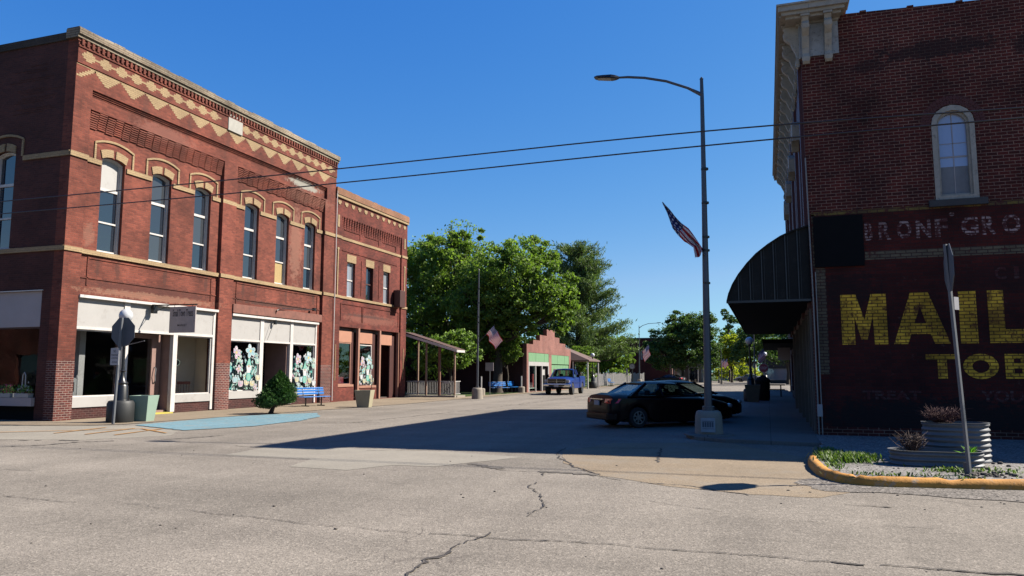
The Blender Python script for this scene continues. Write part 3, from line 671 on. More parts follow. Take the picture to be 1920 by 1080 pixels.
shopwin(PA, bA, 24.79, 26.85, .74, 3.17, D - .05)
# recessed pink framed door with big glass
dw = MB().prism(PA, rect(22.3, 24.5, .15, 3.17), [rect(22.42, 24.05, .55, 3.0)], -.75, -.65).pbox(PA, 22.3, 24.54, .02, .14, -.76, -.3).build('shop_door', M_pink, bA)
MB().pbox(PA, 22.42, 24.05, .55, 3.0, -.72, -.715).build('pane', M_shopglass, dw)
MB().tube([PA.p(24.2, 1.2, -.64), PA.p(24.2, 1.3, -.56), PA.p(24.16, 1.55, -.54), PA.p(24.2, 1.8, -.56), PA.p(24.2, 1.85, -.64)], .022).build('handle', M_steel, dw)
MB().pbox(PA, 22.35, 24.45, .015, .06, -.3, .18).build('yellow_step', M_yellow, bA)
MB().box(-24.3, -23.15, 24.58, 24.66, .14, 3.17).build('door_jamb', M_pink, bA)
# storefront, second bay
parts('header_board', M_white, bA, PA, [(*q, D - .08, D) for q in ((27.99, 30.1, 3.16, 4.2), (30.36, 32.5, 3.16, 4.2), (32.75, 34.74, 3.16, 4.2))])
parts('window_sill', M_white, bA, PA, [(28.0, 30.1, .46, .8, D - .25, D + .03), (32.75, 34.72, .46, .76, D - .25, D + .03)])
MB().pbox(PA, 27.95, 34.85, 4.2, 4.3, -.3, .05).build('storefront_cornice', M_trim, bA)
parts('storefront_post', M_trim, bA, PA, [(a, b, .06, 4.2, D - .15, D + .04) for a, b in ((30.1, 30.36), (32.5, 32.74), (34.74, 34.85))])
MB().pbox(PA, 27.99, 34.74, 3.08, 3.16, D - .12, D + .03).build('transom_bar', M_trim, bA)
MB().pbox(PA, 27.94, 35.1, 4.34, 4.74, RC - .02, .06).build('timber_beam', M_beam, bA, bevel=.01)
wv2 = shopwin(PA, bA, 28.0, 30.1, .8, 3.08, D - .05); wv3 = shopwin(PA, bA, 32.75, 34.74, .76, 3.08, D - .05)
mb = MB(); mb.pbox(PA, 30.36, 32.5, .02, 3.08, -1.6, -1.5); mb.build('entry_door', M_blackmatt, bA)
MB().box(-24.4, -23.1, 32.40, 32.49, .02, 3.1).build('entry_jamb', M_pink, bA)
# side storefront
MB().pbox(PS, -31, -23.76, 3.22, 4.46, -.15, -.05).build('side_header', M_lav, bA); MB().pbox(PS, -31, -23.76, .5, .78, -.45, .12).build('side_sill', M_lav, bA)
MB().pbox(PS, -31, -23.70, 4.465, 4.5, -.1, .05).build('side_flashing', M_trim, bA)
MB().pbox(PS, -31, -23.76, .02, .5, -.3, -.15).build('side_bulkhead', M_blackmatt, bA)  # black colour stands for the shadow over this bulkhead
shopwin(PS, bA, -31, -23.76, .78, 3.22, -.12, fm=M_brown, gm=M_shopglass)
# iron brackets
MB().tube([PA.p(31.0, 4.25, -.05), PA.p(31.05, 4.68, .12), PA.p(31.2, 4.76, .12), PA.p(34.3, 4.98, .12)], .022, 6).tube([PA.p(30.95, 4.2, .1), PA.p(30.5, 3.2, .02)], .01, 5).pbox(PA, 34.2, 34.35, 4.9, 5.05, 0, .16).pbox(PA, 30.98, 31.1, 3.98, 4.2, 0, .1).build('iron_bracket', M_black, bA)

# window paintings: pastel flowers and bearded gnomes outlined in white
PALE = [simple('paint_mint', (.30, .62, .50), .6, bmp=0), simple('paint_teal', (.12, .50, .46), .6, bmp=0), simple('paint_white', (.80, .80, .80), .6, bmp=0),
        simple('paint_pink', (.66, .36, .50), .6, bmp=0), simple('paint_sky', (.36, .62, .68), .6, bmp=0), simple('paint_yellow', (.70, .60, .25), .6, bmp=0),
        simple('paint_orange', (.62, .25, .06), .6, bmp=0), simple('paint_outline', (.02, .05, .05), .6, bmp=0), simple('paint_leaf', (.10, .36, .12), .6, bmp=0)]
def ellipse(u, z, ru, rz, a=0, n=12, lo=0, hi=2 * pi):
    return [(u + ru * cos(w) * cos(a) - rz * sin(w) * sin(a), z + ru * cos(w) * sin(a) + rz * sin(w) * cos(a)) for w in [lo + (hi - lo) * i / n for i in range(n)]]
def painting(P, par, a, b, z0, z1, d, seed, top=.88):
    rnd = random.Random(seed); mb = MB(); st = [0]
    def put(poly, m):
        st[0] += 1; poly = [(min(max(u, a), b), min(max(z, z0), z1)) for u, z in poly]
        mb.mat(m); mb.add([P.p(u, z, d + .0003 * st[0]) for u, z in poly], [tuple(range(len(poly)))])
    def petal(u, z, ru, rz, an, m):
        put(ellipse(u, z, ru + .022, rz + .022, an), 7); put(ellipse(u, z, ru + .008, rz + .008, an), 2); put(ellipse(u, z, ru * .88, rz * .88, an), m)
        put(ellipse(u + ru * .15, z + rz * .2, ru * .35, rz * .5, an), 2 if rnd.random() < .6 else 4)
    def flower(u, z, r, m):
        for k in range(5): w = 2 * pi * k / 5 + rnd.random(); petal(u + r * .6 * cos(w), z + r * .6 * sin(w), r * .52, r * .36, w, m)
        put(ellipse(u, z, r * .25, r * .25), 5)
    def tulip(u, z, r, m):
        for dx in (-.5, .5, 0): petal(u + r * dx, z, r * .42, r * .8, -dx * .5, m)
    def stem(u, z):
        put([(u - .012, z0), (u + .012, z0), (u + .03, z), (u + .01, z)], 1); petal(u + .08, z - .25, .05, .16, -.6, 0)
    def gnome(u, z, r):
        put([(u - r * .8, z), (u + r * .8, z), (u + r * .1, z + r * 2.2)], 1); put([(u - r * .62, z + .03), (u + r * .62, z + .03), (u + r * .1, z + r * 1.9)], 0)
        put([(u - r * .8, z + .02), (u + r * .8, z + .02), (u + r * .55, z - r * 1.3), (u, z - r * 1.9), (u - r * .55, z - r * 1.3)], 2); petal(u, z, r * .22, r * .2, 0, 6)
        put(ellipse(u, z - r * 2.3, r * .8, r * .9), 1); put(ellipse(u, z - r * 2.3, r * .6, r * .7), 0)
    W_, H_ = b - a, z1 - z0
    for k in range(16): put(ellipse(rnd.uniform(a, b), z0 + rnd.uniform(0, .7) * H_, rnd.uniform(.12, .3), rnd.uniform(.15, .35), rnd.uniform(-1, 1), 9), rnd.choice((0, 1, 4, 1, 8)))
    for k in range(22): stem(rnd.uniform(a, b), rnd.uniform(z0 + .2 * H_, z0 + .75 * H_))
    for k in range(110): petal(rnd.uniform(a + .05, b - .05), z0 + rnd.random() ** 1.2 * H_ * top * .95, rnd.uniform(.03, .075), rnd.uniform(.06, .14), rnd.uniform(-1, 1), rnd.choice((0, 1, 0, 4, 8, 1, 3)))
    for k in range(9): flower(rnd.uniform(a + .15, b - .15), z0 + rnd.uniform(.05, top) * H_, rnd.uniform(.10, .19), rnd.choice((0, 0, 3, 4, 3, 2, 1)))
    for k in range(5): tulip(a + W_ * (k + .5) / 5, z0 + rnd.uniform(.1, .3) * H_, .17, rnd.choice((3, 2, 4, 5)))
    gnome(a + W_ * rnd.uniform(.4, .6), z0 + H_ * .5, .22)
    flower(a + W_ * .6, z0 + H_ * (top - .06), .3, 4); flower(a + W_ * .1, z0 + H_ * (top - .1), .26, 3); tulip(a + W_ * .85, z0 + H_ * .6, .16, 0)
    return mb.build('window_painting', PALE, par, recalc=False)
painting(PA, wv2, 28.06, 30.05, .86, 3.02, D - .07, 4)
painting(PA, wv3, 32.81, 34.69, .82, 2.75, D - .07, 9)

# things behind / beside the shop windows
def wood_chair(loc, rz, label):
    t = thing('wooden_chair', label, 'chair', loc, rz, 'wooden chairs in the shop window'); m = simple('mahogany', (.16, .035, .02), .4)
    MB().box(-.22, .22, -.22, .22, .42, .46).build('seat', m, t, local=True, bevel=.01)
    for x in (-.19, .19):
        for y in (-.19, .19): MB().tube([(x * 1.15, y * 1.15, 0), (x, y, .43)], .02, 6).build('leg', m, t, local=True)
    mb = MB()
    for x in (-.2, -.1, 0, .1, .2): mb.tube([(x, -.2, .45), (x * 1.1, -.28, 1.05)], .013, 6)
    mb.box(-.26, .26, -.31, -.25, 1.0, 1.12); mb.build('backrest', m, t, local=True); return t
wood_chair((-23.75, 25.5, .14), radians(-60), 'dark red wooden spindle chair left in the beige walled shop window')
wood_chair((-23.85, 26.25, .14), radians(40), 'dark red wooden spindle chair right beside the beige wall in shop window')
t = thing('display_stand', 'small white open stand inside the corner shop window', 'stand', (-23.5, 20.35, .76), 0)
MB().prism(Plane((-23.5, 0, 0), (0, 1, 0), (1, 0, 0)), rect(20.1, 20.62, .76, 1.45), [rect(20.36, 20.52, .95, 1.3)], -.2, .0).build('frame', M_white, t)
MB().tube([(-23.5, 20.6, 1.45), (-23.5, 20.6, 1.55)], .03).build('finial', M_white, t)
def oval(): pass
t = thing('open_sign', 'small round dark sign with pale rim hanging in shop window', 'sign', (-23.3, 25.1, 2.0))
MB().prism(PA, ellipse(25.15, 2.05, .2, .14, n=20), (), -.45, -.42).build('rim', M_mint, t)
MB().prism(PA, ellipse(25.15, 2.05, .17, .115, n=20), (), -.42, -.415).build('face', M_blackmatt, t)
def leafpatch(mb, c, r, n, s, mats, sc=(1, 1, 1)):
    for k in range(n):
        p = Vector([random.gauss(0, .45) * r * q for q in sc]) + Vector(c); d = Vector([random.gauss(0, 1) for _ in range(3)]).normalized(); e = d.orthogonal().normalized()
        mb.mat(random.choice(mats)); a = s * random.uniform(.6, 1.2)
        mb.add([p - d * a, p + e * a * .5, p + d * a, p - e * a * .5], [(0, 1, 2, 3)])
LEAFG = leafmat('flower_leaf', (.09, .19, .05), (.2, .3, .08))
for i, (x, l) in enumerate([(-25.1, 'flower box with pink and green flowers, left on the pale side window sill'), (-24.25, 'flower box with white flowers and a hoop on the side window sill')]):
    t = thing('flower_box', l, 'flower box', (x, 18.95, .78), 0, 'flower boxes on the side window sill')
    MB().box(x - .33, x + .33, 19.10, 19.3, .79, .93).build('box', M_white, t)
    mb = MB(); leafpatch(mb, (x, 19.18, 1.08), .34, 260, .05, (0, 0, 0, 1), (1, .4, .45)); mb.build('foliage', [LEAFG, M_white if i else simple('pink_petal', (.6, .1, .15), .6)], t, recalc=False)
    if i: MB().tube([(x - .08, 19.18, 1.1), (x - .06, 19.18, 1.55), (x, 19.18, 1.65), (x + .06, 19.18, 1.55), (x + .08, 19.18, 1.1)], .02).build('hoop', M_white, t)

# ------------------------------------------------------------------ second, narrower brick building
bB = thing('brick_shop_building', 'narrow two storey red brick building with three small upper windows and peach panels', 'building', (-22.87, 36.25, 0))
RB = -.12
BW = [(37.84, 38.72), (40.02, 40.88), (42.2, 43.0)]
mb = MB()
mb.prism(PA, rect(36.27, 45.25, -.1, 11.6), [rect(a, b, 6.0, 8.05) for a, b in BW] + [rect(37.05, 44.45, .02, 4.25)], -.5, RB)
for a, b in ((36.26, 37.0), (44.5, 45.28)): mb.pbox(PA, a, b, -.1, 10.6, -.45, -.03)
mb.pbox(PA, 36.26, 45.28, 10.6, 11.75, -.45, -.03)
for k in range(26):
    a = 37.02 + k * (44.48 - 37.02) / 26
    for c in range(7): mb.pbox(PA, a + .02, a + .20, 10.6 - .1 * (c + 1) + .03, 10.6 - .1 * c, RB - .01, RB + .085 * (1 - c / 7.5))
for a, b in ((37.4, 39.2), (39.75, 41.5), (42.0, 43.8)):     # shallow frames
    mb.prism(PA, rect(a, b, 8.9 + .9 - .2, 9.95 - .05 + .0), (), RB - .01, RB + .02) if False else None
    for q in ((a, b, 9.86, 9.9), (b - .04, b, 9.2 + .35, 9.86)): mb.pbox(PA, *q, RB, RB + .035)
for a, b in ((37.2, 39.6), (39.7, 44.3)):
    for q in ((a, b, 5.55, 5.6), (b - .05, b, 4.6, 5.55), (a, a + .05, 4.6, 5.55)): mb.pbox(PA, *q, RB, RB + .035)
for u in (39.45, 41.6): mb.pbox(PA, u - .04, u, 6.2, 8.3, RB - .002, RB + .03)
mb.pbox(PA, 37.2, 44.0, 8.62, 8.68, RB, RB + .03)
# shop front lower piers with stepped jambs
for a in (37.0,): mb.pbox(PA, a, a + .1, 1.0, 3.4, RB, RB + .05)
mb.pbox(PA, 37.06, 38.9, .02, .82, RB - .18, RB - .02); mb.pbox(PA, 39.5, 41.6, .02, .72, RB - .18, RB - .02)
mb.box(-45, -23.4, 44.9, 45.24, 0, 11.4)
mb.build('wall', M_brickB, bB)
MB().box(-45, -23.38, 36.3, 44.88, 11.0, 11.15).build('roof', M_flat, bB)
mb = MB(); mb.pbox(PA, 36.24, 45.32, 11.75, 12.1, -.45, .10); y = 36.3
rr = random.Random(5)
while y < 45.2: w = rr.uniform(.3, .6); mb.pbox(PA, y, min(45.3, y + w), 12.1, 12.12 + rr.uniform(0, .05), -.4, .07); y += w
mb.build('coping', M_copingB, bB)
mb = MB(); mb.pbox(PA, 36.24, 45.32, 11.6, 11.749, -.03, .07)
for k in range(12): mb.pbox(PA, 36.5 + k * .74, 36.5 + k * .74 + .36, 11.3, 11.45, -.02, .0); mb.pbox(PA, 36.58 + k * .74, 36.5 + k * .74 + .28, 11.22, 11.298, -.02, .0)
mb.pbox(PA, 37.0, 44.5, 9.27, 9.42, RB, RB + .05); 
for a, b in ((36.26, 37.0), (44.5, 45.3)): mb.pbox(PA, a, b, 9.27, 9.42, -.03, .02); mb.pbox(PA, a, b, 5.86, 6.0, -.03, .03); mb.pbox(PA, (a + b) / 2 - .09, (a + b) / 2 + .09, 9.9, 10.6, -.02, 0)
mb.pbox(PA, 37.0, 44.3, 5.86, 6.0, RB, RB + .08)
for a, b in BW: mb.pbox(PA, a - .08, b + .08, 8.05, 8.5, RB - .01, RB + .02)
for c in (36.63, 44.9):   # slender moulded strips
    mb.pbox(PA, c - .05, c + .05, 6.0, 8.6, -.03, .015); mb.pbox(PA, c - .1, c + .1, 8.6, 8.72, -.03, .02); mb.pbox(PA, c - .03, c + .02, 1.2, 3.2, -.03, 0)
mb.build('buff_brick_trim', M_buff, bB)
for i, (a, b) in enumerate(BW):
    w = MB().prism(PA, rect(a, b, 6.0, 8.05), [rect(a + .06, b - .06, 6.08, 6.98), rect(a + .06, b - .06, 7.05, 7.98)], RB - .22, RB - .14).build('window', M_trim if i != 1 else M_brown, bB)
    for z0, z1 in ((6.08, 6.98), (7.05, 7.98)): MB().pbox(PA, a + .06, b - .06, z0, z1, RB - .2, RB - .19).build('pane', M_glassPale if (i != 1) else M_glassUp, w)
parts('header_board', M_peach, bB, PA, [(*q, 3.38, 4.02, RB - .2, RB - .12) for q in ((37.08, 38.7), (39.45, 41.15), (42.05, 43.7))])
parts('storefront_post', M_peachTrim, bB, PA, [(*q, .02, 4.25, RB - .15, RB + .02) for q in ((39.25, 39.43), (41.85, 42.02), (44.38, 44.45))])
parts('window_sill', M_peachTrim, bB, PA, [(37.06, 38.8, .82, .95, RB - .2, RB + .02), (39.45, 41.5, .72, .86, RB - .2, RB + .02)])
parts('brown_panel', M_brown, bB, PA, [(*q, .02, 4.0, RB - .35, RB - .25) for q in ((38.7, 39.25), (41.15, 41.85), (43.7, 44.38))] + [(37.06, 44.4, 4.02, 4.24, RB - .4, RB - .3)])
w1 = shopwin(PA, bB, 37.08, 38.68, .95, 3.36, RB - .16, fm=M_peachTrim)
w2 = shopwin(PA, bB, 39.45, 41.13, .86, 3.30, RB - .16, fm=M_trim)
dd = MB().pbox(PA, 42.03, 43.69, .1, 3.36, -1.35, -1.3).build('shop_door', M_brown, bB)
MB().pbox(PA, 42.3, 43.5, .5, 3.0, -1.29, -1.285).build('pane', M_glassUp, dd)
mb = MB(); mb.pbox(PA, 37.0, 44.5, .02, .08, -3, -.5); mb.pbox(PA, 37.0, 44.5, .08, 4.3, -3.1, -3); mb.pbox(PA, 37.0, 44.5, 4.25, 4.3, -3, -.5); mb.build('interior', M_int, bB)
painting(PA, w2, 39.5, 41.08, .91, 2.7, RB - .18, 12)
MB().pbox(PA, 39.52, 40.55, 1.72, 2.35, RB - .16, RB - .145).build('orange_poster', simple('orange_poster_paper', (.55, .17, .05), .6, var=.3, nscale=9), bB)
mb = MB(); textmesh(mb, PA, 'OPEN', 39.75, 40.35, 1.42, 1.56, 0, RB - .143, .02); mb.pbox(PA, 39.7, 40.4, 1.38, 1.6, RB - .16, RB - .146) ; mb.m = [1] * (len(mb.m) - 6) + [0] * 6
mb.build('window_notice', [M_white, M_signred], bB, recalc=False)
t = thing('red_suitcase', 'small red suitcase standing inside the left window of the peach trimmed shop', 'suitcase', (-23.3, 37.6, .95))
MB().pbox(PA, 37.2, 38.2, .97, 1.38, -.62, -.4).build('case', simple('suitcase_red', (.36, .03, .04), .5), t, bevel=.04)
MB().tube([PA.p(37.55, 1.38, -.5), PA.p(37.58, 1.45, -.5), PA.p(37.85, 1.45, -.5), PA.p(37.88, 1.38, -.5)], .015).build('handle', M_trim, t)
t = thing('wall_box', 'dark brown metal box hung high on the narrow brick building', 'box', (-22.7, 43.7, 5.9))
MB().pbox(PA, 43.45, 44.15, 5.85, 6.95, 0, .45).build('housing', M_brown, t, bevel=.02); MB().pbox(PA, 43.6, 44.0, 6.95, 6.98, -.12, .3).build('hood', M_black, t)
MB().tube([(-22.80, 36.27, .1), (-22.79, 36.27, 11.9)], .028, 6).build('downpipe', M_trim, bB)

# ------------------------------------------------------------------ wooden porch beside it
pr = thing('wooden_porch', 'open timber porch with sloping shingle roof and white railings beside the brick shop', 'porch', (-21.3, 46, 0))
PP = Plane((0, 46, 0), (1, 0, 0), (0, -1, 0))
MB().prism(PP, [(-23.3, 4.22), (-19.45, 3.05), (-19.45, 3.17), (-23.3, 4.38)], (), -1.25, .15).build('roof', M_roof, pr)
MB().prism(PP, [(-23.3, 4.12), (-19.42, 2.97), (-19.42, 3.13), (-23.3, 4.28)], (), .152, .19).box(-19.44, -19.4, 45.85, 47.2, 2.97, 3.12).build('fascia', M_trim, pr)
for x, y, w in ((-21.72, 46.05, .05), (-20.78, 46.1, .07), (-19.66, 46.05, .05), (-22.85, 47.1, .05)):
    MB().box(x - w, x + w, y - w, y + w, .1, 4.25 - (x + 23.3) * .305).build('post', M_wood if w > .06 else simple('light_post_wood', (.42, .26, .18), .7), pr)
slabm = MB().box(-23.2, -19.4, 45.9, 47.3, 0, .12).box(-20.65, -19.45, 45.6, 45.9, 0, .14).box(-21.6, -20.7, 45.45, 45.9, 0, .1); slabm.build('floor_slab', M_conc, pr)
def railing(x0, x1, y, par, step=.12):
    mb = MB(); mb.box(x0, x1, y - .02, y + .02, 1.02, 1.07).box(x0, x1, y - .02, y + .02, .2, .24)
    n = int((x1 - x0) / step)
    for k in range(1, n): x = x0 + (x1 - x0) * k / n; mb.box(x - .012, x + .012, y - .012, y + .012, .24, 1.02)
    return mb.build('railing', M_white, par)
railing(-23.2, -21.78, 46.05, pr); railing(-20.68, -19.72, 46.05, pr); railing(-23.2, -19.72, 47.1, pr)
mb = MB(); mb.box(-19.68, -19.64, 46.12, 47.05, 1.02, 1.07).box(-19.68, -19.64, 46.12, 47.05, .2, .24)
for k in range(6): mb.box(-19.675, -19.65, 46.2 + k * .13, 46.225 + k * .13, .24, 1.02)
mb.build('railing', M_white, pr)
t = thing('porch_notice', 'small white notice board on the porch railing', 'notice', (-20.2, 45.98, .95)); MB().box(-20.42, -20.0, 45.96, 45.99, .9, 1.06).build('board', M_white, t)

# ------------------------------------------------------------------ right building with painted sign
PR = Plane((0, 20.54, 0), (1, 0, 0), (0, -1, 0))
PW = Plane((1.13, 0, 0), (0, 1, 0), (-1, 0, 0))
bR = thing('painted_sign_building', 'dark red brick building with faded yellow painted lettering and arched window on its side', 'building', (1.13, 20.54, 0))
mb = MB()
top = [(1.13, -.1), (22, -.1), (22, 10.2), (2.2, 11.0), (1.13, 11.0)]
mb.prism(PR, top, [arch_poly(4.1, 5.0, 5.88, 8.23, .45)], -.4, 0)
for k in range(9): mb.pbox(PR, 2.6 + k * 1.1, 2.75 + k * 1.1, 10.98 - (.4 + k * 1.1) * .0404, 11.03 - (.4 + k * 1.1) * .0404, -.1, .03)
mb.build('side_wall', M_brickR, bR)
mb = MB(); mb.prism(PW, rect(20.95, 38, 3.3, 11.0), [arch_poly(y, y + 1.1, 5.9, 8.6, .3) for y in (22.6, 26.2, 29.8, 33.4)], -.4, 0)
for y in (20.95, 24.6, 28.2, 31.8, 35.4, 37.6): mb.pbox(PW, y, y + .4, 3.3, 9.9, 0, .08)
mb.build('street_wall', M_redpaint, bR)
mb = MB(); mb.box(1.6, 22, 37.7, 38, 0, 10.9).box(21.7, 22, 20.95, 37.7, 0, 10.1); mb.build('rear_wall', M_brickDarkRow, bR)
mb = MB(); mb.add([(1.55, 20.96, 10.75), (21.7, 20.96, 10.0), (21.7, 37.68, 10.0), (1.55, 37.68, 10.75), (1.55, 20.96, 10.85), (21.7, 20.96, 10.1), (21.7, 37.68, 10.1), (1.55, 37.68, 10.85)], [(0, 1, 2, 3), (4, 5, 6, 7), (0, 1, 5, 4), (1, 2, 6, 5), (2, 3, 7, 6), (3, 0, 4, 7)]); mb.build('roof', M_flat, bR)
for y in (22.6, 26.2, 29.8, 33.4):
    w = MB().prism(PW, arch_poly(y, y + 1.1, 5.9, 8.6, .3), [rect(y + .08, y + 1.02, 6.0, 7.1), arch_poly(y + .08, y + 1.02, 7.2, 8.52, .28)], -.2, -.12).prism(PW, [(y - .1, 8.3), (y - .1, 8.6)] + arc_top(y - .1, y + 1.2, 8.75, .25)[::-1] + [(y + 1.2, 8.3)] + arc_top(y, y + 1.1, 8.3, .3), (), 0, .22).build('window', M_corn, bR)
    MB().pbox(PW, y + .08, y + 1.02, 6.0, 8.3, -.18, -.17).build('pane', M_glassUp, w)
# painted areas
mb = MB(); mb.prism(PR, rect(1.15, 22, .3, 5.68), (), 0, .003); mb.build('painted_ground', M_brickPaint, bR)
mb = MB(); mb.pbox(PR, 1.2, 12, 5.66, 5.76, .003, .006); mb.build('yellow_border', M_oldYellow, bR)
mb = MB(); mb.pbox(PR, 2.42, 12, 4.46, 4.68, .003, .006); mb.pbox(PR, 1.25, 1.48, 1.6, 4.3, .003, .006); mb.pbox(PR, 1.2, 1.27, 4.3, 5.7, .003, .006)
mb.build('pale_border', brick('pale_border_paint', (.30, .23, .14), (.2, .15, .1), (.10, .05, .04), row=.082, bw=.235, ms=.012, stain=.5, patch=((.13, .03, .026), .55, 4., .9)), bR)
def polyl(mb, outer, holes=()): mb.prism(PR, outer, holes, .003, .0075)
mb = MB()
z0, z1 = 2.34, 3.6
polyl(mb, [(1.80, z0), (2.10, z0), (2.10, 3.05), (2.24, 2.46), (2.38, 2.46), (2.52, 3.05), (2.54, z0), (2.84, z0), (2.84, z1), (2.50, z1), (2.33, 2.95), (2.15, z1), (1.80, z1)])
polyl(mb, [(2.97, z0), (3.28, z0), (3.36, 2.58), (3.78, 2.58), (3.87, z0), (4.2, z0), (3.77, z1), (3.38, z1)], [[(3.44, 2.84), (3.70, 2.84), (3.58, 3.25)]])
polyl(mb, rect(4.42, 4.79, z0, z1)); polyl(mb, [(5.03, z0), (5.98, z0), (5.98, 2.66), (5.36, 2.66), (5.36, z1), (5.03, z1)])
z0, z1 = 1.50, 2.08
polyl(mb, [(3.89, z0), (4.09, z0), (4.09, 1.95), (4.34, 1.95), (4.34, z1), (3.64, z1), (3.64, 1.95), (3.89, 1.95)])
polyl(mb, ellipse(4.80, 1.79, .37, .30, n=24), [ellipse(4.80, 1.79, .18, .15, n=16)])
polyl(mb, [(5.3, z0), (5.72, z0), (5.84, 1.58), (5.84, 1.74), (5.74, 1.80), (5.82, 1.88), (5.82, 2.0), (5.72, z1), (5.3, z1)], [rect(5.48, 5.64, 1.62, 1.74), rect(5.48, 5.62, 1.86, 1.97)])
mb.build('yellow_lettering', M_yellowLet, bR)
mb = MB()
for ch, a, b in (('B', 2.44, 2.62), ('R', 2.76, 3.04), ('O', 3.17, 3.5), ('N', 3.6, 3.93), ('F', 4.02, 4.3), ('G', 4.58, 4.95), ('R', 5.03, 5.32), ('O', 5.45, 5.83)):
    textmesh(mb, PR, ch, a, b, 4.95, 5.42, 0, .0075, .035)
mb.prism(PR, ellipse(4.4, 5.5, .06, .05), (), .003, .0075)
mb.build('faded_lettering', M_whiteLet, bR, recalc=False)
for ch, a, b, c, d in (('C', 5.22, 5.46, 3.85, 4.15), ('I', 5.62, 5.72, 3.85, 4.15), ('TREAT', 2.2, 3.5, .98, 1.2), ('YOUR', 4.75, 5.9, .95, 1.22)):
    mb = MB(); textmesh(mb, PR, ch, a, b, c, d, 0, .0075, .03); mb.build('faint_lettering', M_faintLet, bR, recalc=False)
MB().prism(PR, rect(1.24, 2.4, 4.32, 5.62), (), .006, .06).build('black_sign_board', M_blackmatt, bR)
# arched window
w = MB().prism(PR, arch_poly(4.08, 5.02, 5.86, 8.25, .47), [arch_poly(4.19, 4.91, 5.97, 8.12, .36)], -.18, .015).prism(PR, arch_poly(4.19, 4.91, 5.97, 8.12, .36), [arch_poly(4.24, 4.86, 6.02, 8.06, .31)], -.2, -.06).build('arched_window', M_corn, bR)
MB().prism(PR, arch_poly(4.2, 4.9, 6.0, 8.1, .35), (), -.16, -.15).build('pane', M_glassSky, w)
MB().pbox(PR, 4.24, 4.86, 6.95, 6.985, -.149, -.13).pbox(PR, 4.545, 4.565, 6.02, 8.05, -.149, -.138).pbox(PR, 4.24, 4.86, 7.3, 7.315, -.149, -.138).build('sash_bar', M_lilacboard, w)
MB().pbox(PR, 4.21, 4.89, 6.0, 6.72, -.148, -.146).build('blind', simple('grey_blind', (.33, .33, .34), .8), w)
MB().pbox(PR, 3.92, 5.18, 5.70, 5.86, -.1, .09).build('sill', simple('grey_stone', (.09, .085, .085), .9), w)
mb = MB()
for ring, (r0, r1, n) in enumerate(((.50, .60, 25), (.61, .71, 27))):
    for k in range(n):
        a0 = pi * (k + .07) / n; a1 = pi * (k + .93) / n
        mb.prism(PR, [(4.55 + r0 * cos(a), 7.78 + r0 * sin(a)) for a in (a0, a1)] + [(4.55 + r1 * cos(a), 7.78 + r1 * sin(a)) for a in (a1, a0)], (), -.01, .006)
mb.build('brick_arch', simple('arch_brick', (.15, .04, .036), .9, var=.3, nscale=9), bR)
# bracketed cornice
cb = MB()
prof = [(-.58, 10.98), (-.58, 11.22), (.9, 11.22)]
cb.box(.62, 1.13, 20.2, 38.1, 10.98, 11.05)
def crown(P, u0, u1, e0, e1, d):   # stepped crown mould
    for q, (zz, z2, dd) in enumerate(((10.9, 10.97, d * .62), (10.972, 11.06, d * .8), (11.062, 11.2, d * .93), (11.202, 11.25, d))):
        cb.pbox(P, u0 - e0 * dd, u1 + e1 * (dd if e1 < 1 else 0) - (0 if q > 1 else .08 * (2 - q)), zz, z2, -.2, dd)
crown(PW, 20.54, 38, 1, 0, .58)
for q, (zz, z2, dd, ue) in enumerate(((10.9, 10.97, .36, 2.12), (10.972, 11.06, .46, 2.2), (11.062, 11.2, .54, 2.28), (11.202, 11.25, .58, 2.34))): cb.pbox(PR, 1.335, ue, zz, z2, -.25, dd)
cb.pbox(PW, 20.54, 38, 9.93, 9.99, 0, .05); cb.pbox(PW, 20.54, 38, 10.84, 10.9, 0, .1); cb.pbox(PR, 1.135, 2.08, 10.84, 10.9, 0, .08)
cb.build('cornice', M_corn, bR)
mb = MB(); mb.pbox(PR, 1.135, 2.06, 9.95, 10.84, 0, .03); mb.pbox(PW, 20.54, 38, 9.99, 10.84, 0, .03); mb.build('frieze', M_cornpan, bR)
def bracket(P, u, name='cornice_bracket'):
    Q = Plane(P.p(u - .085, 0, 0), P.n, P.u)      # profile in the plane of (outward, z)
    pr_ = [(.03, 9.78), (.07, 9.74), (.13, 9.80), (.14, 9.92), (.10, 10.02), (.12, 10.16), (.19, 10.3), (.24, 10.44), (.33, 10.52), (.40, 10.6), (.42, 10.72), (.36, 10.80), (.42, 10.9), (.03, 10.9)]
    mb = MB().prism(Q, pr_, (), 0, .17); mb.prism(Q, ellipse(.34, 10.66, .07, .07), (), -.015, .185); mb.prism(Q, ellipse(.09, 9.88, .05, .06), (), -.015, .185)
    mb.pbox(P, u - .11, u + .11, 10.905, 10.96, 0, .46)
    return mb.build(name, M_corn, bR)
for u in (1.25, 1.80): bracket(PR, u)
y = 20.75
while y < 38: bracket(PW, y); y += 1.16
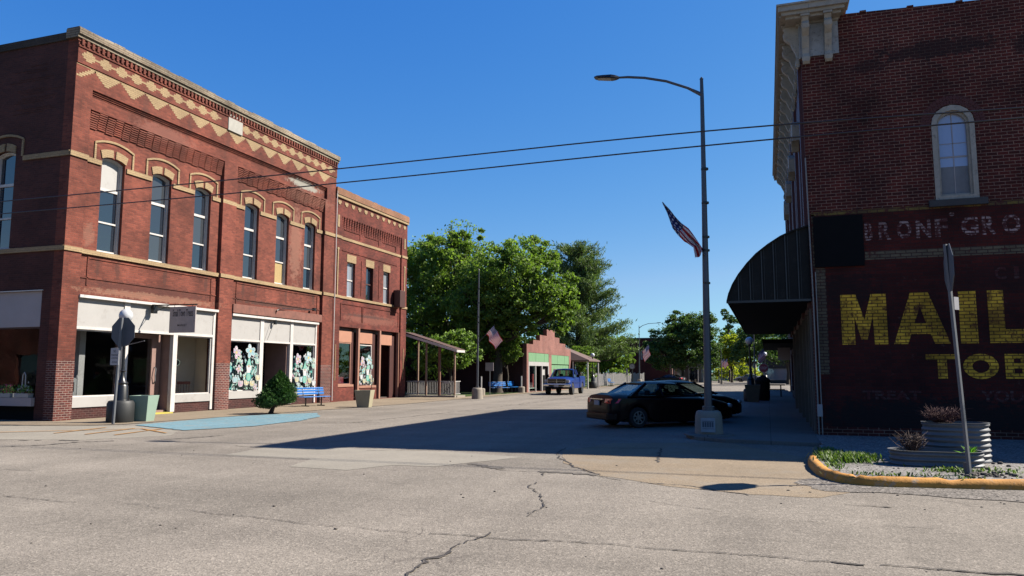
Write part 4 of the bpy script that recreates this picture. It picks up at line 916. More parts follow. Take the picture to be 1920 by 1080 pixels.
# awning: quarter-barrel metal canopy, ribbed end
aw = thing('barrel_awning', 'dark ribbed metal barrel awning projecting over the right sidewalk', 'awning', (1.1, 20.6, 3.5))
arc = [(-.98, 3.52), (-.93, 3.72), (-.82, 3.98), (-.66, 4.24), (-.44, 4.52), (-.2, 4.77), (.1, 5.0), (.42, 5.2), (.76, 5.35), (1.12, 5.45)]
PE = Plane((0, 20.62, 0), (1, 0, 0), (0, -1, 0))
MB().prism(PE, arc + [(1.12, 3.52)], (), -.03, 0).build('end_panel', M_awn, aw)
MB().prism(Plane((0, 38, 0), (1, 0, 0), (0, -1, 0)), arc + [(1.12, 3.52)], (), -.03, 0).build('end_panel', M_awn, aw)
mb = MB(); rings = []
for y in [20.55 + i * .6 for i in range(30)]:
    rings.append([(x, min(y, 38.05), z) for x, z in arc] + [(x + .02, min(y, 38.05), z - .03) for x, z in arc[::-1]])
mb.loft(rings); mb.build('canopy', M_awn, aw)
mb = MB()
for x in (-.66, -.36, -.06, .24, .54, .84):
    zt = np.interp(x, [a for a, b in arc], [b for a, b in arc]); mb.pbox(PE, x - .012, x + .012, 3.53, zt - .01, 0, .03); mb.pbox(PE, x + .06, x + .068, 3.53, zt, 0, .012)
mb.pbox(PE, -.98, 1.12, 3.47, 3.53, -.02, .035); mb.build('rib', simple('awning_rib', (.05, .052, .05), .5), aw)
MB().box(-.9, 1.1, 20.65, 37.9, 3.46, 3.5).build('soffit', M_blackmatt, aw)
# street level shopfront under the awning
parts('shopfront_post', simple('dull_trim', (.20, .165, .14), .6), bR, PW, [(y, y + .10, .09, 3.3, -.12, .05) for y in (20.96, 21.9, 23.4, 25.6, 28.2, 31.4, 35.0)])
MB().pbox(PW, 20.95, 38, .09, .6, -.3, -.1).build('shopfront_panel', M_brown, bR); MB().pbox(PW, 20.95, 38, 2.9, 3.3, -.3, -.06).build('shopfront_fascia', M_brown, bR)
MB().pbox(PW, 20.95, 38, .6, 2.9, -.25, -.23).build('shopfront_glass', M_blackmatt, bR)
MB().pbox(PR, 1.14, 1.26, .55, .85, .003, .10).build('electric_box', M_lilacboard, bR)
MB().tube([(1.16, 20.5, .1), (1.16, 20.46, 3.5), (1.12, 20.46, 7.2)], .018, 6).tube([(1.24, 20.48, .1), (1.24, 20.48, 4.2)], .014, 6).build('conduit', simple('pale_pipe', (.4, .37, .34), .5), bR)

# lower buildings further along the right side
def rowbuilding(y0, y1, h, x, label, m, sign=None):
    b = thing('row_building', label, 'building', (x, y0, 0), 0, 'shop buildings further along the right side')
    P = Plane((x, 0, 0), (0, 1, 0), (-1, 0, 0)); n = 3; w = (y1 - y0) / n
    hs_ = [rect(y0 + w * k + .5, y0 + w * (k + 1) - .5, .5, 2.8) for k in range(n)] + [rect(y0 + w * k + w / 2 - .45, y0 + w * k + w / 2 + .45, h * .58, h * .58 + 1.8) for k in range(n) if h > 6]
    MB().prism(P, rect(y0, y1, 0, h), hs_, -.4, 0).box(x + .4, x + 18, y0, y0 + .3, 0, h).box(x + .4, x + 18, y1 - .3, y1, 0, h).pbox(P, y0, y1, h, h + .15, -.4, .2).build('wall', m, b)
    MB().box(x + .4, x + 18, y0 + .3, y1 - .3, h - .5, h - .3).build('roof', M_flat, b)
    for q in hs_:
        (a, z0), (c, _), (_, z1) = q[0], q[1], q[2]
        wv = MB().prism(P, rect(a, c, z0, z1), [rect(a + .08, c - .08, z0 + .08, z1 - .08)], -.2, -.1).build('window', M_trim, b); MB().pbox(P, a + .08, c - .08, z0 + .08, z1 - .08, -.17, -.16).build('pane', M_glassUp, wv)
    return b
b2 = rowbuilding(38.05, 52, 8.2, 1.45, 'dark brick shop just beyond the barrel awning', M_brickDarkRow)
rowbuilding(52.05, 71, 6.0, 1.8, 'lower dark brick shop farthest along the right side', M_brickDarkRow)
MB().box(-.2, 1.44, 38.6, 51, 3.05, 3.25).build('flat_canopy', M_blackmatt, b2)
t = thing('projecting_sign', 'pale hanging shop sign under the far canopy on the right', 'sign', (.7, 44, 2.5)); MB().box(.55, 1.2, 44, 44.06, 2.3, 3.0).build('board', M_lilacboard, t); MB().tube([(.85, 44.03, 3.0), (.85, 44.03, 3.1)], .02).build('hanger', M_black, t)

# brick building across the cross street, seen only as a reflection in the side windows
ob = thing('opposite_brick_building', 'red brick building across the cross street, reflected in the side shop window', 'building', (-22, -4, 0)); PO = Plane((0, -4, 0), (1, 0, 0), (0, 1, 0))
MB().prism(PO, rect(-62, -20, 0, 8.5), [rect(-60 + 5 * k, -57 + 5 * k, .6, 3.0) for k in range(8)] + [rect(-59.5 + 5 * k, -58.3 + 5 * k, 5, 7) for k in range(8)], -.4, 0).box(-20.3, -20, -20, -4.4, 0, 8.5).box(-62, -20.3, -20, -19.7, 0, 8.5).build('wall', M_brickR, ob)
MB().box(-61.7, -20.3, -19.7, -4.4, 8, 8.2).build('roof', M_flat, ob)
for k in range(8):
    MB().pbox(PO, -60 + 5 * k, -57 + 5 * k, .6, 3.0, -.3, -.25).build('window', M_glassUp, ob); MB().pbox(PO, -59.5 + 5 * k, -58.3 + 5 * k, 5, 7, -.3, -.25).build('window', M_glassUp, ob)

# ------------------------------------------------------------------ corner island with curb, gravel, tanks
cur = [(.9, 16.1), (.74, 15.2), (.72, 14.2), (.80, 13.2), (1.0, 12.55), (1.4, 12.3), (2.1, 12.38), (3.2, 12.55), (4.6, 12.9), (8, 13.6)]
pts = [(.92, 17.6)] + cur + [(8, 20.4), (1.0, 20.4), (1.0, 17.6)]
slab('gravel_island', [(a + .06, b) for a, b in pts], -.05, .10, M_gravel)
for q in ((.72, 14.2), (1.38, 12.31), (2.9, 12.5), (4.6, 12.9)): pass
cu = thing('curb', 'worn yellow painted rounded concrete curb around the gravel corner island', 'curb', (1.4, 12.3, 0))
rings = []; P_ = [Vector((a, b, 0)) for a, b in cur]; fine = []
for i in range(len(P_) - 1):
    p0, p1, p2, p3 = P_[max(i - 1, 0)], P_[i], P_[i + 1], P_[min(i + 2, len(P_) - 1)]
    for k in range(6):
        s_ = k / 6; fine.append(.5 * ((2 * p1) + (-p0 + p2) * s_ + (2 * p0 - 5 * p1 + 4 * p2 - p3) * s_ ** 2 + (-p0 + 3 * p1 - 3 * p2 + p3) * s_ ** 3))
for i, p in enumerate(fine):
    t_ = (fine[min(i + 1, len(fine) - 1)] - fine[max(i - 1, 0)]).normalized(); nn = Vector((t_.y, -t_.x, 0)); j = random.uniform(-.01, .01); kk = .78 if i in (9, 27, 38) else 1
    rings.append([p + nn * w_ + Vector((0, 0, z_ + j)) for w_, z_ in ((.10, -.02), (.09, .07 * kk), (.05, .125 * kk), (0, .14 * kk), (-.06, .13 * kk), (-.09, .08 * kk), (-.09, -.02))])
MB().loft(rings, close=True).build('kerbstone', M_yellowcurb, cu, smooth=True)
def stock_tank(c, hl, r, h, z0, label, rz=0):
    t = thing('stock_tank', label, 'planter', (c[0], c[1], z0), rz, 'galvanised stock tank planters on the gravel island')
    n = 48; out = []
    for k in range(n):
        w_ = 2 * pi * k / n; x = r * cos(w_) + (hl - r) * (1 if cos(w_) > 0 else -1); out.append((x, r * sin(w_)))
    rings = []; m = 40
    for i in range(m + 1):
        z = h * i / m; e = .013 * sin(z / .088 * 2 * pi); rings.append([(a * (1 + e / hl), b * (1 + e / r), z) for a, b in out])
    rings += [[(a * 1.04, b * 1.05, h + .012) for a, b in out], [(a * .97, b * .97, h + .012) for a, b in out], [(a * .96, b * .96, h - .08) for a, b in out]]
    MB().loft(rings, cap=False).build('tank_wall', M_steel, t, local=True, smooth=True)
    MB().add([(a * .97, b * .97, h - .07) for a, b in out], [tuple(range(n))]).build('soil', M_soil, t, local=True, recalc=False)
    return t
stock_tank((2.62, 14.45), .70, .34, .24, .10, 'low corrugated metal tank planter in front with dry plants and a green sprout')
stock_tank((3.10, 15.25), .52, .34, .66, .10, 'taller corrugated metal tank planter with brown shrub, behind the low one')
def dry_bush(c, r, h, n, label, m, group=None):
    t = thing('dry_shrub', label, 'shrub', c, 0, group); mb = MB()
    for k in range(n):
        a = random.uniform(0, 2 * pi); l = r * random.uniform(.4, 1); e = random.uniform(.3, 1) * h
        p0 = Vector((random.gauss(0, .03), random.gauss(0, .03), 0)); p2 = Vector((cos(a) * l, sin(a) * l, e)); p1 = (p0 + p2) / 2 + Vector((random.gauss(0, .05), random.gauss(0, .05), e * .15))
        mb.tube([p0, p1, p2], [.007, .005, .002], 3, cap=False)
        for q in range(3): s_ = p1.lerp(p2, random.random()); mb.tube([s_, s_ + Vector((random.gauss(0, .09), random.gauss(0, .09), random.uniform(0, .12)))], [.004, .0015], 3, cap=False)
    mb.build('twigs', m, t, local=True, recalc=False); return t
DRY = simple('dry_twig', (.13, .075, .055), .9, var=.3); DRYR = simple('red_dry_twig', (.16, .06, .055), .9, var=.3)
dry_bush((2.28, 14.45, .30), .22, .30, 90, 'pale dried plant in the low front tank planter', DRY)
dry_bush((2.90, 15.25, .72), .30, .30, 170, 'reddish brown dried shrub topping the taller tank planter', DRYR)
t = thing('green_sprout', 'bright green leafy sprout in the right end of the front tank planter', 'plant', (3.12, 14.4, .28)); mb = MB()
for k in range(22):
    a = random.uniform(0, 2 * pi); d = Vector((cos(a), sin(a), random.uniform(.4, 1.4))).normalized(); s_ = Vector((-sin(a), cos(a), 0)) * .025; l = random.uniform(.12, .26)
    mb.add([(0, 0, 0), tuple(d * l * .5 + s_), tuple(d * l + Vector((0, 0, -.03))), tuple(d * l * .5 - s_)], [(0, 1, 2, 3)])
mb.build('leaves', leafmat('sprout_leaf', (.12, .30, .04), (.25, .42, .07)), t, local=True, recalc=False)
def weeds(name, label, spots, m, hgt=.16, n=900):
    mb = MB()
    for k in range(n):
        x0, y0, rx, ry = random.choice(spots); x, y = random.gauss(x0, rx), random.gauss(y0, ry)
        h = random.uniform(.4, 1) * hgt; a = random.uniform(0, 2 * pi); dx, dy = cos(a) * h * .5, sin(a) * h * .5; w_ = .008
        mb.add([(x - w_ * sin(a), y + w_ * cos(a), .1), (x + w_ * sin(a), y - w_ * cos(a), .1), (x + dx + w_ * sin(a) * 1.6, y + dy - w_ * 1.6 * cos(a), .1 + h * .7), (x + dx * 1.5, y + dy * 1.5, .1 + h), (x + dx - w_ * sin(a) * 1.6, y + dy + w_ * 1.6 * cos(a), .1 + h * .7)], [(0, 1, 2, 3, 4)])
    tag(mb.build(name, m, recalc=False), label, None, None, 'stuff')
WEED = leafmat('weed_leaf', (.07, .12, .03), (.15, .20, .06))
weeds('weeds', 'green weeds growing on the gravel island', [(1.15, 14.9, .16, .3), (1.35, 14.7, .2, .22), (1.5, 14.8, .12, .2), (1.0, 15.4, .08, .3)], WEED, .15, 1500)
weeds('weeds', 'sparse weeds by the sign post', [(3.3, 13.8, .5, .2), (2.7, 13.6, .15, .12), (1.0, 13.9, .06, .3), (3.9, 13.0, .2, .2), (1.9, 12.75, .5, .1)], WEED, .07, 700)
mb = MB()
for i in range(120):
    x, y = random.choice([(random.gauss(3.05, .22), random.gauss(13.25, .15)), (random.uniform(1, 4.5), random.uniform(12.7, 15))])
    r = random.uniform(.01, .045) if x > 2.6 else random.uniform(.006, .016); mb.sphere((x, y, .10 + r * .4), r, 6, 4, (1.2, .9, .7))
tag(mb.build('gravel_clod', simple('dark_clod', (.14, .12, .10), .95, var=.4, nscale=20)), None, None, None, 'stuff')

def octagon(r): return [(r * cos(pi / 8 + k * pi / 4), r * sin(pi / 8 + k * pi / 4)) for k in range(8)]
# stop sign seen edge-on at right (faces the cross street)
t = thing('stop_sign', 'stop sign on a leaning grey post, seen edge on beside the gravel curb', 'sign', (2.78, 13.2, .1))
top_ = Vector((2.71, 13.2, 3.65)); base_ = Vector((2.84, 13.2, 0.02))
ax = (top_ - base_).normalized()
MB().tube([base_, top_], .032, 4).build('post', M_steel, t)
MB().tube([(2.83, 13.24, .05), (2.81, 13.26, .28)], .045, 4).build('post_sleeve', M_polegrey, t)
ang = radians(12)
Q = Plane((2.79, 13.2, 3.27), (.03, .9995, 0), (.9995, -.03, 0))
MB().prism(Q, octagon(.40), (), -.055, -.045).build('sign_plate', M_signback, t)
MB().prism(Q, octagon(.395), (), -.045, -.044).build('sign_face', M_signred, t)
MB().prism(Plane((2.76, 13.2, 2.62), (cos(radians(50)), sin(radians(50)), 0), (cos(radians(-40)), sin(radians(-40)), 0)), rect(.03, .16, 0, .2), (), 0, .01).build('small_plate', M_signface, t)

# stop sign back at left corner
t = thing('stop_sign', 'back of a grey octagonal stop sign with a small notice below, on the left corner', 'sign', (-19.76, 18.8, 0))
MB().tube([(-19.80, 18.8, 0), (-19.68, 18.8, 3.40)], .045, 8).build('post', M_steel, t)
az = radians(-38)     # plate normal
Q = Plane((-19.62, 18.43, 2.88), (cos(az + pi / 2), sin(az + pi / 2), 0), (cos(az), sin(az), 0))
Q = Plane((-19.71, 18.85, 2.95), (1, .04, 0), (.04, -1, 0))
MB().prism(Q, octagon(.495), (), -.06, -.05).build('sign_plate', M_signback, t)
MB().prism(Q, octagon(.49), (), -.065, -.061).build('sign_face', M_signred, t)
Q2 = Plane((-19.73, 18.75, 2.02), (1, .05, 0), (.05, -1, 0))
MB().prism(Q2, rect(-.26, .06, -.14, .40), (), .0, .012).build('notice_plate', M_signface, t)
mb = MB()
for s_, a, b, z0, z1 in (('NO', -.15, -.05, .26, .35), ('PARKING', -.23, .03, .15, .21), ('LOADING', -.23, .03, .06, .11), ('ZONE', -.2, 0, -.08, -.02)): textmesh(mb, Q2, s_, a, b, z0, z1, 0, .014, .01)
mb.build('lettering', M_signink, t, recalc=False)

# black lamp post with globe on the left corner
def globe_lamp(loc, label, s=1., group='black globe lamp posts'):
    t = thing('globe_lamp_post', label, 'street lamp', loc, 0, group)
    MB().lathe((0, 0, 0), [(.40, 0), (.42, .03), (.42, .6), (.38, .68), (.33, .7)], 28).build('plinth', simple('rubber_black', (.022, .024, .025), .6, var=.3), t, local=True, smooth=True)
    MB().lathe((0, 0, 0), [(.24, .69), (.22, .75), (.20, 1.15), (.17, 1.2), (.19, 1.25), (.11, 1.35), (.07, 1.5), (.06, 1.6), (.10, 1.63), (.06, 1.67), (.05, 1.8), (.045, 3.1), (.09, 3.15), (.09, 3.22)], 20).build('column', M_black, t, local=True, smooth=True)
    MB().sphere((0, 0, 3.42), .22, 20, 14).build('globe', M_globe, t, local=True, smooth=True)
    return t
gl0 = globe_lamp((-20.36, 19.6, 0), 'black lamp post with white globe directly behind the left corner stop sign')
MB().tube([(-.55, 0, 2.35), (.75, .1, 2.6)], .015, 5).build('banner_arm', M_steel, gl0, local=True)
gl0.scale = (1, 1, 1.035)
gl1 = globe_lamp((-17.25, 76.9, 0), 'black globe lamp post beside the white picket fence')
for p_, l in (((-.95, 45, 0.02), 'black globe lamp post under the far end of the awning'), ((-.25, 78, 0), 'small black globe lamp post behind the far stop sign')): dup(gl1, p_, 0, l)

# planters
def tapered_planter(loc, rz, w, h, m, label, group):
    t = thing('square_planter', label, 'planter', loc, rz, group); mb = MB(); a, b = w / 2, w * .36
    rings = [[(s * x, t_ * x, z) for s, t_ in ((-1, -1), (1, -1), (1, 1), (-1, 1))] for x, z in ((b, 0), (a, h), (a * .9, h), (a * .87, h - .1))]
    MB().loft(rings, cap=False).build('pot', m, t, local=True, bevel=.01)
    q = a * .89; MB().add([(-q, -q, h - .08), (q, -q, h - .08), (q, q, h - .08), (-q, q, h - .08)], [(0, 1, 2, 3)]).build('soil', M_soil, t, local=True, recalc=False); return t
tapered_planter((-20.08, 20.3, 0.01), radians(14), .68, .86, M_mint, 'mint green tapered planter beside the left corner lamp', 'tapered planters')
tapered_planter((-18.15, 31.7, 0.01), radians(14), .78, .80, M_tanpl, 'cream tapered planter in front of the narrow brick shop', 'tapered planters')
t = tapered_planter((-.8, 42.1, .09), 0, .8, .9, simple('dark_tan_planter', (.15, .13, .08), .8), 'square tan planter on the right sidewalk under the awning', 'tapered planters')
t = thing('trash_bin', 'black trash bin beside the planter on the right sidewalk', 'bin', (-.3, 44.3, .09)); MB().lathe((0, 0, 0), [(.3, 0), (.36, .1), (.38, 1.0), (.42, 1.02), (.42, 1.1), (.3, 1.25), (.1, 1.35)], 16).build('body', M_blackmatt, t, local=True, smooth=True); MB().lathe((0, 0, 0), [(.12, 1.35), (.1, 1.4)], 12).build('lid_knob', M_blackmatt, t, local=True)
t = thing('cafe_table', 'black picnic table at the far end of the right sidewalk', 'table', (.3, 52, .09)); MB().box(-.7, .7, -.4, .4, .72, .78).build('tabletop', M_blackmatt, t, local=True)
for x in (-.45, .45): MB().tube([(x, -.5, 0), (x, 0, .4), (x, .0, .72)], .04).tube([(x, .5, 0), (x, 0, .4)], .04).build('leg', M_blackmatt, t, local=True)
for y in (-.7, .7): MB().box(-.7, .7, y - .12, y + .12, .42, .46).tube([(-.45, y, .43), (-.45, 0, .4)], .025).tube([(.45, y, .43), (.45, 0, .4)], .025).build('seat', M_blackmatt, t, local=True)

# benches
def bench(loc, rz, label):
    t = thing('park_bench', label, 'bench', loc, rz, 'blue benches on the sidewalk'); 
    mb = MB()
    for k in range(4): mb.box(-.85, .85, -.42 + k * .11, -.34 + k * .11, .44, .47)
    mb.build('seat', M_blue, t, local=True, bevel=.005)
    mb = MB()
    for k, (z0, z1) in enumerate(((.56, .66), (.69, .79), (.82, .90))): mb.box(-.85, .85, .05 + k * .03, .08 + k * .03, z0, z1)
    mb.build('backrest', M_blue, t, local=True, bevel=.01)
    for x in (-.5, .5): MB().tube([(x, -.38, 0.02), (x, .12, .02)], .03, 6).tube([(x, -.15, .02), (x, -.15, .44)], .035, 6).tube([(x, -.4, .43), (x, 0, .43), (x, .14, .9)], .025, 6).build('leg', M_black, t, local=True)
    return t
bn = bench((-21.2, 31.9, .012), radians(90 - 180 + 8), 'blue bench under the painted window of the corner building')
bn.rotation_euler = (0, 0, radians(90 - 14))
dup(bn, (-19.9, 55.2, .012), radians(60), 'blue bench in the tree shade behind the small road sign')
dup(bn, (-19.8, 58.3, .012), radians(90), 'blue bench standing against the dark side of the green shop')
dup(bn, (-17.7, 88, .012), radians(90), 'blue bench in front of the white picket fence')

# ------------------------------------------------------------------ foliage
def quads(name, C_, D_, E_, mat, parent, local=False):
    """kite leaves: centres C, long half axes D, side half axes E"""
    n = len(C_); V_ = np.empty((n, 4, 3)); V_[:, 0] = C_ - D_; V_[:, 1] = C_ + E_ - D_ * .15; V_[:, 2] = C_ + D_; V_[:, 3] = C_ - E_ - D_ * .15
    if not local: V_ -= np.array(parent.location)
    me = bpy.data.meshes.new(name); me.vertices.add(n * 4); me.vertices.foreach_set('co', V_.ravel())
    me.loops.add(n * 4); me.loops.foreach_set('vertex_index', np.arange(n * 4, dtype=np.int32))
    me.polygons.add(n); me.polygons.foreach_set('loop_start', np.arange(0, n * 4, 4, dtype=np.int32)); me.polygons.foreach_set('loop_total', np.full(n, 4, dtype=np.int32))
    me.update(calc_edges=True); me.materials.append(mat)
    o = bpy.data.objects.new(name, me); COL.objects.link(o); o.parent = parent; return o
def rdir(n):
    d = np.random.normal(size=(n, 3)); return d / np.linalg.norm(d, axis=1)[:, None]
def crown_leaves(blobs, n, leaf, clump=.28, dens=1.0, lower=.35):
    """blobs: (centre, radii). leaves gathered in clumps over the outside of every blob"""
    vol = np.array([(r[0] * r[1] * r[2]) ** (2 / 3) for c, r in blobs]); vol /= vol.sum(); Cs, Ds, Es = [], [], []
    for (c, r), v in zip(blobs, vol):
        r = np.array(r); k = max(8, int(58 * v * dens * len(blobs) ** .7)); d = rdir(k * 2); d = d[(d[:, 2] > -lower - .5 * np.random.rand(len(d)))][:k]
        cc = np.array(c) + d * r * np.random.uniform(.5, 1.07, (len(d), 1)); cr = np.random.uniform(.6, 1.25, len(d)) * clump * r.mean()
        m = int(n * v); idx = np.random.randint(0, len(d), m); e = rdir(m) * (np.random.rand(m, 1) ** .45)
        e[:, 2] *= .62
        p = cc[idx] + e * cr[idx][:, None]
        fr = np.random.rand(m) < .12; q = rdir(m) * r * np.random.uniform(.6, 1.06, (m, 1)) + np.array(c); p[fr] = q[fr]
        a = rdir(m) + e * .5 + np.array([0, 0, -.25]); a /= np.linalg.norm(a, axis=1)[:, None]
        b = np.cross(a, rdir(m)); b /= np.linalg.norm(b, axis=1)[:, None] + 1e-6
        s = leaf * np.random.uniform(.6, 1.25, (m, 1)); Cs.append(p); Ds.append(a * s); Es.append(b * s * .55)
    return np.concatenate(Cs), np.concatenate(Ds), np.concatenate(Es)
def tree(name, label, cat, loc, blobs, n, leaf, mat, th=None, tr=.3, group=None, clump=.22, limbs=True, dens=1., lower=.35):
    t = thing(name, label, cat, loc, 0, group)
    C_, D_, E_ = crown_leaves(blobs, n, leaf, clump, dens, lower); quads('crown', C_, D_, E_, mat, t)
    mb = MB(); zb = min(c[2] for c, r in blobs); L0 = Vector(loc); top = L0 + Vector((0, 0, th or zb))
    mb.tube([L0 + Vector((0, 0, -.1)), L0 + Vector((0, 0, .3)), L0.lerp(top, .6) + Vector((.1, 0, 0)), top], [tr * 1.5, tr * 1.1, tr * .85, tr * .7], 9)
    if limbs:
        for c, r in blobs:
            c = Vector(c); m_ = top.lerp(c, .5) + Vector((random.gauss(0, .3), random.gauss(0, .3), .3)); mb.tube([top - Vector((0, 0, .4)), m_, c + Vector((0, 0, r[2] * .3))], [tr * .55, tr * .32, tr * .08], 6)
            for q in range(4):
                d = Vector(rdir(1)[0]); d.z = abs(d.z); e = c + Vector([d[i] * r[i] * .85 for i in range(3)]); mb.tube([m_, m_.lerp(e, .6) + Vector((0, 0, .2)), e], [tr * .22, tr * .13, tr * .03], 5)
    mb.build('trunk', M_bark, t, smooth=True, recalc=False); return t
LF1 = leafmat('maple_leaf', (.13, .20, .04), (.215, .29, .065), .55); LF2 = leafmat('oak_leaf', (.112, .18, .036), (.195, .265, .058), .55)
LF3 = leafmat('light_leaf', (.12, .20, .035), (.2, .29, .06)); LFY = leafmat('yellow_green_leaf', (.30, .33, .03), (.48, .46, .05), .5); LFP = leafmat('pine_needle', (.085, .13, .042), (.15, .20, .07), .3)
LFD = leafmat('dark_leaf', (.06, .105, .028), (.10, .16, .035), .35)
tree('shade_tree', 'tallest leafy green tree rising behind the porch and narrow brick shop', 'tree', (-27, 63, 0), [((-29.5, 63, 9), (4, 4, 4.5)), ((-26.2, 62, 11.2), (3.6, 3.5, 3.6)), ((-29, 64, 12.4), (3.0, 3, 2.4)), ((-32.5, 64, 10), (3.5, 4, 4.5)), ((-25.5, 60.5, 7.4), (4.0, 4, 4.0)), ((-22.3, 62, 9.6), (3.4, 3, 3.4)), ((-29, 60, 5.4), (4.2, 3, 2.8)), ((-25.3, 61, 13.9), (1.9, 1.8, 1.4)), ((-24.5, 59.5, 4.4), (2.8, 2, 2.2)), ((-28, 59, 3), (3, 2, 2.4)), ((-22.3, 59.6, 6.2), (2.6, 2, 2.4))], 72000, .145, LF1, 4.5, .45, clump=.23, dens=1.3, lower=.9)
tree('shade_tree', 'broad leafy tree overhanging the green fronted shop', 'tree', (-20.6, 57, 0), [((-19.6, 57.5, 9), (3.8, 3.6, 3.2)), ((-16.6, 57.5, 7.9), (2.6, 2.8, 2.2)), ((-18.5, 58, 11.2), (2.5, 2.4, 1.7)), ((-22.0, 57, 7.2), (3.0, 3, 3.0)), ((-15.2, 57, 7.2), (1.3, 1.6, 1.9)), ((-15.3, 56.6, 5.6), (1.0, 1.2, 1.1)), ((-18.8, 56.4, 6.4), (2.6, 2, 1.6)), ((-17.9, 56, 5.0), (1.1, 1, .9)), ((-22.2, 56.5, 4.6), (2.2, 1.6, 1.6)), ((-20.8, 57, 4.2), (1.5, 1.2, 1.1)), ((-19.7, 56.6, 5.0), (1.4, 1.2, 1.0))], 62000, .13, LF2, 4.2, .38, clump=.23, dens=1.3, lower=.9)
tree('small_tree', 'low bright green tree just behind the wooden porch', 'tree', (-21.9, 50.4, 0), [((-22.9, 50.6, 3.3), (1.6, 1.2, 1.2)), ((-21.3, 50.4, 4.0), (1.3, 1.1, .8)), ((-20.3, 50.2, 3.0), (1.1, 1.0, .7)), ((-23.4, 50.8, 2.2), (1.4, 1.2, 1.1)), ((-21.3, 50.5, 2.6), (1.2, 1, .8))], 14000, .10, LF3, 2, .12)
tree('small_tree', 'small drooping green tree in the dark gap before the green shop', 'tree', (-20.0, 57.6, 0), [((-20.2, 57.4, 4.0), (1.4, 1.0, 1.3)), ((-19.5, 57.2, 3.1), (.9, .8, .9)), ((-20.5, 57.2, 2.9), (1., .8, .8))], 7000, .09, LF2, 2.2, .08)
# pine: layered drooping plumes
def pine(loc, H_, R_, label, n=30, seed=1):
    rnd = random.Random(seed); t = thing('pine_tree', label, 'tree', loc); mb = MB(); L0 = Vector(loc); mb.tube([L0, L0 + Vector((0, 0, H_ * .5)), L0 + Vector((.2, 0, H_))], [.4, .25, .04], 8); C_, D_, E_ = [], [], []
    for i in range(n):
        f = (i + rnd.random()) / n; z = H_ * (.16 + .82 * f)
        for k in range(6):
            a = rnd.uniform(0, 2 * pi); l = R_ * (1 - f * .72) ** .85 * rnd.uniform(.6, 1.15); d = Vector((cos(a), sin(a), .12 + .35 * f)); p0 = L0 + Vector((0, 0, z)); p1 = p0 + d * l * .6; p2 = p0 + d * l + Vector((0, 0, .5 + .06 * l))
            mb.tube([p0, p1, p2], [.06, .04, .01], 4, cap=False)
            m = int(300 * l / R_ + 80); s_ = np.random.uniform(.22, 1.05, (m, 1)); P0, P1 = np.array(p0), np.array(p2)
            q = P0 + (P1 - P0) * s_ + np.random.normal(size=(m, 3)) * np.array([.38, .38, .17]) * (.6 + .5 * s_)
            dd = np.array(d) * .5 + np.array([0, 0, .45]) + np.random.normal(size=(m, 3)) * .55; dd /= np.linalg.norm(dd, axis=1)[:, None]
            ee = np.cross(dd, rdir(m)); C_.append(q); D_.append(dd * .27); E_.append(ee * .055)
    quads('crown', np.concatenate(C_), np.concatenate(D_), np.concatenate(E_), LFP, t); mb.build('trunk', M_bark, t, recalc=False); return t
pine((-21.5, 88, 0), 16.2, 6.4, 'tall dark pine tree with layered branches behind the picket fence')
tree('shade_tree', 'bushy light green tree between the pine and the far brick building', 'tree', (-21.0, 101, 0), [((-21, 101, 4.6), (3, 3, 3.0)), ((-19.0, 101, 3.2), (1.9, 2.4, 2.6)), ((-23, 100, 3.6), (3, 2.5, 3.2)), ((-20, 100.5, 2), (2.4, 2, 1.8))], 20000, .16, LF1, 2, .2)
tree('small_tree', 'leafy vine covered bush at the corner of the green shop porch', 'shrub', (-17.9, 80, 0), [((-18.5, 80.2, 2.2), (.9, .9, 1.9)), ((-19.6, 81, 3.2), (1.6, 1.2, 1.4))], 6000, .10, LF2, 1, .08)
tree('shade_tree', 'large dark green tree beyond the road, seen left of the lamp pole', 'tree', (-11.8, 112, 0), [((-12.8, 112, 6.6), (3.4, 3, 2.6)), ((-9.6, 112, 7.8), (2.8, 3, 2.6)), ((-14.6, 112, 4.4), (2.6, 2.5, 2)), ((-10.6, 111, 4.2), (3.6, 2.5, 2.2)), ((-12.3, 112, 9.3), (1.9, 2, 1.3)), ((-8.2, 112, 9.5), (1.4, 1.5, 1.1)), ((-8.2, 112, 5.4), (2.2, 2, 2.6)), ((-11.5, 112, 6.5), (3, 2.4, 2.6)), ((-15.8, 112, 5.2), (1.6, 2, 1.2)), ((-13.5, 111, 3), (2.6, 2, 1.4)), ((-8.6, 111, 3.3), (2, 2, 1.6))], 60000, .15, LFD, 2.4, .3, dens=1.2, clump=.26)
tree('shade_tree', 'slender feathery tree top rising behind the lamp pole', 'tree', (-6.4, 138, 0), [((-6.2, 138, 11.2), (1.1, 1, .6)), ((-6.9, 138, 12.2), (.7, .7, .7)), ((-5.4, 138, 10.6), (1.1, 1, .5)), ((-6.3, 138, 9.6), (.8, .8, .5))], 3500, .15, LFD, 9, .16)
tree('shade_tree', 'pale green tree behind the yellow green one', 'tree', (-4.6, 150, 0), [((-5.6, 150, 8.4), (3, 3, 2)), ((-3.4, 150, 7.8), (2.4, 2, 2)), ((-1.5, 150, 7), (3, 2, 2.5))], 12000, .19, LF3, 5, .2)
tree('shade_tree', 'yellow green tree standing right of the lamp pole', 'tree', (-5.6, 128, 0), [((-6.0, 128, 5.6), (2.2, 2, 2.3)), ((-4.9, 128, 4.4), (1.9, 2, 2.3)), ((-6.8, 128, 3.6), (1.4, 2, 1.8)), ((-5.2, 127.5, 6.6), (1.4, 1.4, 1.1))], 16000, .15, LFY, 2, .18, clump=.26)
